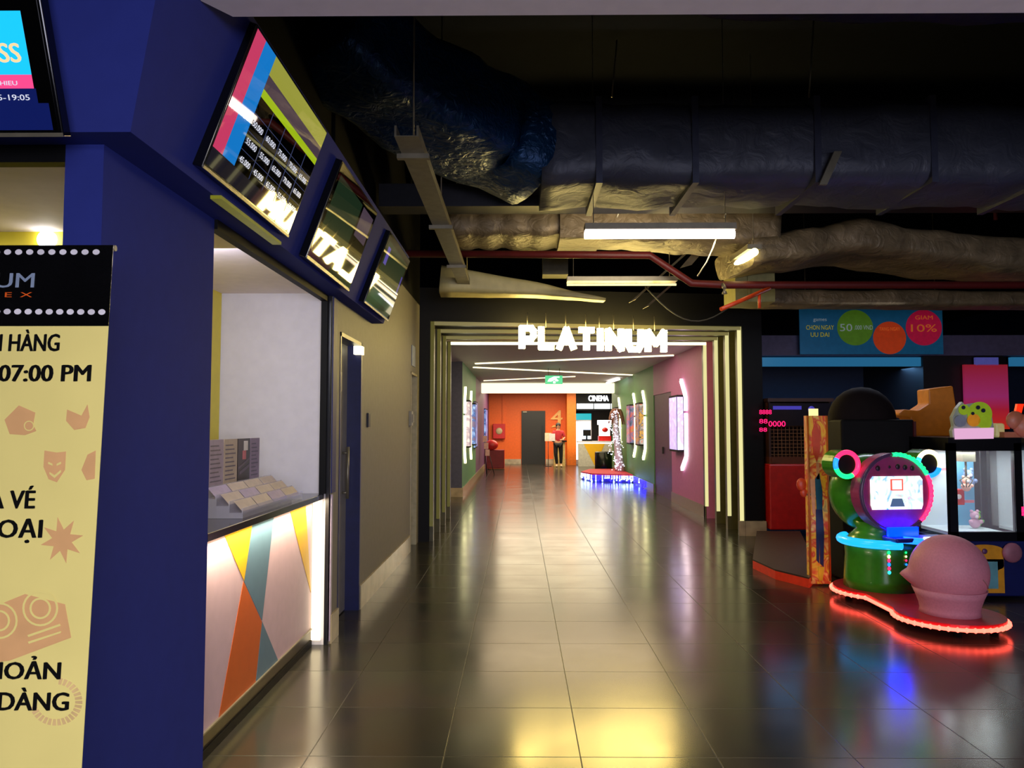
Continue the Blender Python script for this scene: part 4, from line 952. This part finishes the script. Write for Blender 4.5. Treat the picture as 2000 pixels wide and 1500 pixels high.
art([(.25,.90),(.45,.97),(.62,.90),(.60,.78),(.45,.72),(.3,.78)], 2); art([(.42,.72),(.56,.72),(.56,.62),(.42,.62)], 3); art([(.1,.62),(.35,.62),(.34,.40),(.2,.42)], 3); art([(.4,.10),(.7,.10),(.6,.02),(.45,.02)], 4)
obj('painted_shapes', b, [M('art_teal','205870',.4), M('art_navy','1c2450',.4), M('art_redorange','d84820',.4), M('art_peach','e8a070',.4), M('art_yellow','e0c020',.4)], pnl)
b = nb(); tube(b, [(xa+.01,7.59,.05),(xa+.01,7.59,zt)], .012, 6); tube(b, [(xb-.01,7.59,.05),(xb-.01,7.59,zt)], .010, 6); obj('edge_trim', b, M('amber_trim','c06020',.35), pnl)
b = nb(); box(b, xb-.16, xb-.08, 7.62, 7.66, zt+.0, zt+.07); obj('lamp', b, EM('pale_lamp','f0d890',1.4), pnl)
b = nb(); ball(b, (xa-.05,7.62,.98), .05, 10, sq=(1,.5,1.3)); ball(b, (xa-.03,7.62,.9), .035, 10, sq=(1,.5,1.3)); obj('red_figure', b, M('red_orange_figure','d04018',.4), pnl)

# ---- orange-brown pointing shape on a blue machine behind
b = nb()
poly = [(110,870),(170,815),(370,830),(510,740),(500,545),(830,500),(870,760),(880,1215),(330,1235),(260,930),(130,905)]
prism(b, [Vector((q.x, 8.3, max(q.z, 1.452))) for q in [atY(1740+x_/6.82, 680+y_/6.82, 8.3) for x_, y_ in poly]], (0,.25,0))
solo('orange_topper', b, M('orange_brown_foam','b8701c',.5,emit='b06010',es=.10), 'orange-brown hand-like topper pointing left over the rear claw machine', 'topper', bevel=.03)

# ---- claw machines
m_cnavy = M('claw_navy','0e1850',.35); m_cblack = M('claw_black_frame','06070c',.3)
m_int = EM('claw_interior_white','d8e8ea',.12, base='c8d4d8', rough=.6); m_sky = EM('claw_sky','5c98b8',.15, base='5c98b8', rough=.6)  # case walls glow faintly to brighten the inside
m_ybot = M('prize_door_yellow','c8901c',.4); m_doorglass = M('prize_window_blue','5c98a0',.25)
def claw(loc, label, w_=.66, lamp=True):
    t = thing('claw_machine', label, 'claw machine', loc, group='blue claw machines')
    h = w_/2
    b = nb(); box(b, -h, h, 0, .7, .03, .52); obj('lower_cabinet', b, m_cnavy, t, w=False, bevel=.01)
    b = nb()
    for x_ in (-h, h-.07): box(b, x_, x_+.07, 0, .05, .52, 1.40); box(b, x_, x_+.07, .65, .7, .52, 1.40)
    box(b, -h, h, 0, .05, .52, .60); box(b, -h, h, 0, .7, 1.33, 1.45); obj('frame', b, m_cblack, t, w=False)
    b = nb(); box(b, -h+.01, h-.01, .66, .68, .55, 1.35, 0); box(b, -h+.07, h-.07, .08, .66, .55, .58, 0); box(b, .02, h-.06, .645, .66, .58, 1.33, 1); obj('interior', b, [m_int, m_sky], t, w=False)
    b = nb(); box(b, -h+.05, h-.05, .02, .024, .58, 1.34); box(b, -h+.002, -h+.006, .05, .65, .58, 1.34); obj('glass', b, m_glass, t, w=False)
    b = nb(); box(b, -.06, .06, .25, .37, 1.22, 1.34); tube(b, [(0,.31,1.22),(0,.31,1.08)], .01, 6)
    for a in (0, 2.1, 4.2): d = Vector((math.cos(a), math.sin(a), 0)); tube(b, [Vector((0,.31,1.08)), Vector((0,.31,1.04))+d*.06, Vector((0,.31,.98))+d*.02], .006, 6)
    obj('claw', b, m_steel, t, w=False)
    o = nb(); prism(o, [(-.04+.17*math.cos(a)*(1), -.008, .30+ (.14 if 0 < a < PI else 0)+.05*math.sin(a)) for a in [PI*2*i/24 for i in range(24)]], (0,.01,0)); box(o, -.21, .13, -.008, .002, .06, .36)
    obj('prize_surround', o, m_ybot, t, w=False)
    b = nb(); box(b, -.15, .07, -.014, -.008, .10, .34); obj('prize_door', b, m_doorglass, t, w=False)
    b = nb(); ball(b, (-.04,-.01,.43), .025, 10, sq=(1,.4,1)); obj('button', b, M('purple_button','50305a',.4), t, w=False)
    if lamp:
        l = bpy.data.lights.new('claw_lamp', 'AREA'); l.size = .4; l.energy = 9; l.color = (.85,.97,1)
        lo = bpy.data.objects.new('claw_lamp', l); COL.objects.link(lo); lo.parent = t; lo.location = (0,.35,1.31)
    return t
def toy(t0, lx, ly, lz, kind, lab, s=1.0):
    # plush / box toys stand inside, top-level things
    P_ = MW[t0] @ Vector((lx, ly, lz))
    t = thing('prize_box' if kind == 'box' else 'plush_toy', lab, 'prize', tuple(P_), group='prizes in the claw machines')
    if kind == 'box':
        b = nb(); box(b, -.06*s, .06*s, -.04, .04, 0, .15*s); obj('box', b, m_red, t, w=False, bevel=.008)
        b = nb(); ball(b, (0,-.042,.08*s), .03*s, 10, sq=(1,.15,.8)); obj('white_mark', b, m_wht, t, w=False)
        b = nb(); box(b, .06*s, .16*s, -.02, .0, .02*s, .045*s); obj('red_strap', b, m_pinkink, t, w=False)
    else:
        c1, c2 = kind
        b = nb(); ball(b, (0,0,.06*s), .06*s, 14); ball(b, (0,0,.15*s), .05*s, 14); ball(b, (-.035*s,0,.2*s), .02*s, 8); ball(b, (.035*s,0,.2*s), .02*s, 8)
        ball(b, (-.06*s,-.02,.08*s), .025*s, 8); ball(b, (.06*s,-.02,.08*s), .025*s, 8); obj('body', b, M('plush_'+c1, c1, .8), t, w=False)
        b = nb(); ball(b, (0,-.045*s,.14*s), .02*s, 8); obj('snout', b, M('snout_'+c2, c2, .7), t, w=False)
c1 = claw((4.22,7.02,0), 'navy claw machine with a domed header standing right of the pink ball seat')
c2 = claw((4.44,7.95,0), 'claw machine partly hidden behind the frog-shaped game', .72)
c3 = claw((5.00,7.05,0), 'claw machine at the right picture edge', lamp=False)
toy(c1, -.16, .60, 1.10, 'box', 'red prize box at the upper left inside the front claw machine')
toy(c1, -.02, .45, .80, 'box', 'red prize box in the middle of the front claw machine')
toy(c1, .12, .40, .583, ('d8a8b8','f0e0e0'), 'pink plush toy low inside the front claw machine', .8)
toy(c1, .20, .50, .583, ('60b048','e8d830'), 'green plush toy low inside the front claw machine', .7)
toy(c1, .16, .55, .95, ('7c90b8','d0d8f0'), 'grey-blue plush toy on the right side of the front claw machine', .9)
toy(c1, .05, .40, .93, ('f0b8a0','ffffff'), 'peach plush toy hanging under the claw', .7)
toy(c2, -.06, .40, .80, 'box', 'red prize box inside the rear claw machine')
toy(c2, -.02, .45, 1.16, 'box', 'red prize box near the top of the rear claw machine', .8)
# headers
hd = thing('round_header', 'yellow-green domed header with little figures on the front claw machine', 'header sign', (4.15,7.05,1.45))
zs = lambda px_, py_, Y_=7.03: atY(1740+px_/6.82, 680+py_/6.82, Y_)
b = nb(); dome = [(830,1210),(1370,1210),(1370,1050),(1345,900),(1290,790),(1180,720),(1060,740),(990,760),(950,715),(880,800),(820,920),(840,1040),(815,1100)]
prism(b, [zs(*p) for p in dome], (0,.05,0)); obj('backboard', b, M('pale_header_board','a8b0a8',.4), hd)
b = nb(); prism(b, [zs(1180+165*math.cos(a), 880-165*math.sin(a), 7.028) for a in [2*PI*i/30 for i in range(30)]], (0,-.006,0), 0)
for (cx2, cy2, r2, mi) in ((1100,960,85,1),(1250,990,90,0),(920,970,80,2),(970,820,70,0)): prism(b, [zs(cx2+r2*math.cos(a), cy2-r2*math.sin(a), 7.02) for a in [2*PI*i/20 for i in range(20)]], (0,-.008,0), mi)
for (cx2, cy2, r2) in ((1160,790,28),(1230,830,28),(965,790,26),(1090,870,22)): prism(b, [zs(cx2+r2*math.cos(a), cy2-r2*math.sin(a), 7.008) for a in [2*PI*i/12 for i in range(12)]], (0,-.004,0), 3)
obj('figures', b, [M('header_lime','98b820',.4,emit='98b820',es=.25), M('header_orange','e09020',.4,emit='e09020',es=.25), M('header_grey','9098a8',.4), M('header_dark','1c2038',.4)], hd)
b = nb(); prism(b, [zs(*p, 7.015) for p in ((840,1070),(1365,1060),(1360,1205),(850,1215))], (0,-.01,0)); obj('lit_band', b, EM('pink_white_band','e8b0d8',.9), hd)
hd3 = thing('figure_header', 'orange and pink figure header at the right picture edge', 'header sign', (4.9,7.05,1.45))
b = nb(); ball(b, tuple(zs(1660,960)), .085, 14, 0, (1,.5,1)); ball(b, tuple(zs(1790,1040)), .11, 14, 0, (1,.5,1)); p_ = zs(1720,1200); box(b, p_.x-.14, p_.x+.5, p_.y, p_.y+.08, 1.45, 1.50); obj('figures', b, M('peach_figure','c87858',.4), hd3)
b = nb(); p_ = zs(1690,830); prism(b, [p_+Vector((-.03,0,-.07)), p_+Vector((.02,0,-.07)), p_+Vector((.06,0,.06)), p_+Vector((.0,0,.06))], (0,.03,0)); obj('red_hat', b, EM('red_glow','ff3010',1.0), hd3)
b = nb(); p_ = atY(1992, 985, 7.04); box(b, p_.x, p_.x+.05, 7.02, 7.04, p_.z-.10, p_.z-.02); solo('pink_lamp', b, EM('pink_lamp_led','ff2060',2.5), 'small pink light on the claw machine at the right picture edge', 'lamp')
b = nb(); p_ = zs(1520,1130); box(b, p_.x-.04, p_.x+.05, 7.1, 7.2, 1.45, 1.58); solo('yellow_figurine', b, M('cream_figurine','d8cc88',.5,emit='d8cc88',es=.2), 'small cream figurine standing right of the domed header', 'figurine', bevel=.02)
b = nb(); ball(b, (4.42,7.0,.42), .09, 16, sq=(1,.3,1)); solo('round_emblem', b, M('dusty_pink_emblem','8a5868',.5), 'dusty pink round emblem on the lower right of the front claw machine', 'emblem')

# ================================================================ FROG GAME
FL, FR = (3.27,7.05,0), (0,0,math.radians(9))
fg = thing('frog_ride_game', 'green frog-shaped video game with a round lit screen and glowing ring eyes', 'arcade machine', FL, FR)
m_frog = M('frog_green_gloss','3c8a1c',.25,coat=.3); m_maroon = M('maroon_violet_face', 'a03868',.35)
# platform outline (figure eight), local: pod at origin, seat at (0,-1.0)
def eight(r1, r2, D, z, n=28):
    P_ = []
    for k in range(n+1): a = math.radians(-38)+k/n*math.radians(256); P_.append(Vector((r1*math.cos(a), r1*math.sin(a), z)))
    for k in range(n+1): a = math.radians(142)+k/n*math.radians(256); P_.append(Vector((r2*math.cos(a)-.10, r2*math.sin(a)-D, z)))
    return P_
b = nb(); prism(b, eight(.41,.385,.98,.06), (0,0,.05)); obj('base_plate', b, M('red_fibreglass','b01420',.3), fg, w=False)
b = nb(); E8 = eight(.42,.395,.98,.075, 60); tube(b, [p-Z3*0 for p in E8], .014, 6, 0, closed=True)
for i, p in enumerate(E8):
    if i % 2 == 0: bmesh.ops.create_icosphere(b, subdivisions=1, radius=.021, matrix=Matrix.Translation(p))
for f in b.faces[60*0:]: pass
o_ = obj('rim_lights', b, EM('rim_red_led','ff5040',5.5), fg, w=False); o_['kind'] = 'stuff'
for x_, y_ in ((-.2,.2),(.2,.2),(-.2,-.2),(-.2,-1.2),(.1,-1.2),(.1,-.8)): b = nb(); lathe(b, [(.03,0),(.03,.06)], (x_,y_,0), 10); obj('foot', b, m_black, fg, w=False)
b = nb(); lathe(b, [(.32,.11),(.315,.2),(.30,.40),(.31,.52),(.25,.58),(.20,.63),(.24,.70)], (0,0,0), 32); obj('body', b, m_frog, fg, w=False)
b = nb(); ball(b, (0,.16,.94), .36, 32, sq=(1.0,.85,1.0)); obj('head', b, m_frog, fg, w=False)
fc = nb(); R_ = .345; yy = -.24
g = circ((0,yy,.97), R_, 48); prism(fc, g, (0,.16,0)); face = obj('face_disc', fc, m_maroon, fg, w=False, bevel=.02)
b = nb()
scn = [(-.235,-.14),(.235,-.14),(.25,-.10),(.25,.12),(.225,.15),(-.225,.15),(-.25,.12),(-.25,-.10)]
prism(b, [(x_, yy-.004, .965+z_) for x_, z_ in scn], (0,-.006,0)); obj('screen', b, post_mat('frog_screen', ['30a8f0','e8f4ff','ffffff','b8f0c8','f080b0'], 7, .95), fg, w=False)
b = nb(); box(b, -.06, .06, yy-.014, yy-.010, .99, 1.09, 0); box(b, -.045, .045, yy-.017, yy-.014, 1.0, 1.08, 1); prism(b, [(-.07,yy-.012,.85),(.07,yy-.012,.85),(.045,yy-.012,.92),(-.045,yy-.012,.92)], (0,-.003,0), 2)
obj('screen_picture', b, [EM('pic_red','e85848',1.2), EM('pic_white','ffe8e8',1.4), EM('pic_slate','506890',.9)], fg, w=False)
b = nb()
for i, c in enumerate((-.16,-.05,.03,.10,.17)): ball(b, (c-.01,yy-.005,1.20-abs(c)*.1), .022 if i != 1 else .012, 8, sq=(1,.3,1.1))
obj('title_marks', b, M('dark_title','2c1020',.4), fg, w=False)
cols_ = [EM('led_red','ff2050',3.0), EM('led_green','10f070',2.6), EM('led_blue','1060ff',4.0), EM('led_cyan','28b8ff',2.8), EM('led_warm','ffe0a0',3.0), EM('led_off','50305a',.3)]
def ledring(name, c, R, r, spans, n=40, dots=True):
    b = nb()
    for a0, a1, mi in spans:
        k = max(2, int(n*(a1-a0)/360)); pts = circ(c, R, k, math.radians(a0), math.radians(a1), 'y', False); tube(b, pts, r, 8, mi)
    return obj(name, b, cols_, fg, w=False)
ledring('rim_light_ring', (0,yy-.005,.97), .335, .017, [(28,96,1),(-48,26,0),(96,312,5)])
for k in range(9):
    b = nb(); a = math.radians(32+7.2*k); ball(b, (.335*math.cos(a), yy-.012, .97+.335*math.sin(a)), .02, 8); obj('rim_bulb', b, cols_[1], fg, w=False)
for k in range(9):
    b = nb(); a = math.radians(-42+7.4*k); ball(b, (.335*math.cos(a), yy-.012, .97+.335*math.sin(a)), .018, 8); obj('rim_bulb', b, cols_[0], fg, w=False)
for s, sp in ((-1, [(-60,150,0),(150,200,2),(200,300,1)]), (1, [(-20,150,4),(150,205,3),(205,340,2)])):
    cx = .40*s; cz = 1.215
    b = nb(); g = circ((cx,-.13,cz), .125, 28); prism(b, g, (0,.20,0)); e_ = obj('ear', b, m_frog, fg, w=False, bevel=.015)
    b = nb(); prism(b, circ((cx,-.132,cz), .085, 24), (0,-.004,0)); obj('ear_hole', b, m_black, e_, w=False)
    bq = nb()
    for a0, a1, mi in sp: tube(bq, circ((cx,-.142,cz), .108, max(3, int((a1-a0)/12)), math.radians(a0), math.radians(a1), 'y', False), .021, 8, mi)
    obj('ear_light_ring', bq, cols_, e_, w=False)
# collar tube (left) and tray (right)
b = nb(); tube(b, circ((0,-.02,.53), .345, 26, math.radians(120), math.radians(262), 'z', False), .038, 10); obj('collar_light', b, EM('collar_cyan','18a0ff',1.7), fg, w=False)
b = nb(); box(b, -.14, .40, -.43, -.22, .56, .60); obj('control_tray', b, M('blue_tray','1830a0',.3), fg, w=False, bevel=.015)
b = nb(); tube(b, [(-.04,-.38,.58),(.10,-.43,.57),(.26,-.44,.57),(.42,-.41,.575)], .030, 10); obj('tray_light', b, EM('tray_blue','1058ff',4.5), fg, w=False)
b = nb(); tube(b, [(.10,-.452,.60),(.26,-.465,.60),(.40,-.44,.60)], .014, 8); obj('tray_light_white', b, EM('tray_white','d8f4ff',3.0), fg, w=False)
b = nb(); box(b, -.14, .14, -.33, -.30, .60, .68); obj('under_screen_light', b, EM('deep_blue','0008ff',45), fg, w=False)
for xx, n_, r_ in ((-.12, 6, .016), (.03, 4, .010)):
    for k in range(n_):
        b = nb(); ball(b, (xx, -.315+abs(xx)*.2, .46-.034*k), r_, 8, sq=(1,.5,1)); obj('body_bulb', b, [cols_[1], cols_[4], cols_[0], cols_[2], cols_[0], cols_[3]][k], fg, w=False)
b = nb(); box(b, .12, .15, -.32, -.30, .30, .40); box(b, .20, .23, -.30, -.28, .30, .40); obj('panel_marks', b, M('violet_marks','5a3c78',.4), fg, w=False)
# the ball seat
sx0, sy0 = -.09, -.98
b = nb(); lathe(b, [(.215,.11),(.208,.14),(.215,.18),(.236,.24),(.262,.30)], (sx0,sy0,0), 32)
g = bmesh.ops.create_uvsphere(b, u_segments=48, v_segments=28, radius=.278)
td = Vector((-.88,.47,0)); tn = Vector((-.47,-.88,0))
for v in g['verts']:
    for f in v.link_faces: f.smooth = True
    p = v.co.copy(); a_ = p.dot(td)
    if a_ > .15: tp = math.exp(-((p.dot(tn)/.07)**2)-(((p.z+.06)/.045)**2)); p += td*(.075*tp)+Vector((0,0,.02*tp))
    v.co = Vector((p.x+sx0, p.y+sy0, p.z+.43))
st = obj('ball_seat', b, M('pale_pink_fibreglass','cc7f90',.6,vary=.06,scale=60), fg, w=False)
b = nb(); pts = []
for i in range(12):
    a = math.radians(-75+7*i); z_ = -.02-.09*math.sin(i/11*PI); r_ = math.sqrt(.280**2-z_**2); pts.append(Vector((sx0+r_*math.cos(a), sy0+r_*math.sin(a), .43+z_)))
tube(b, pts, .004, 5); obj('seat_seam', b, M('seam_pink','a87878',.5), st, w=False)
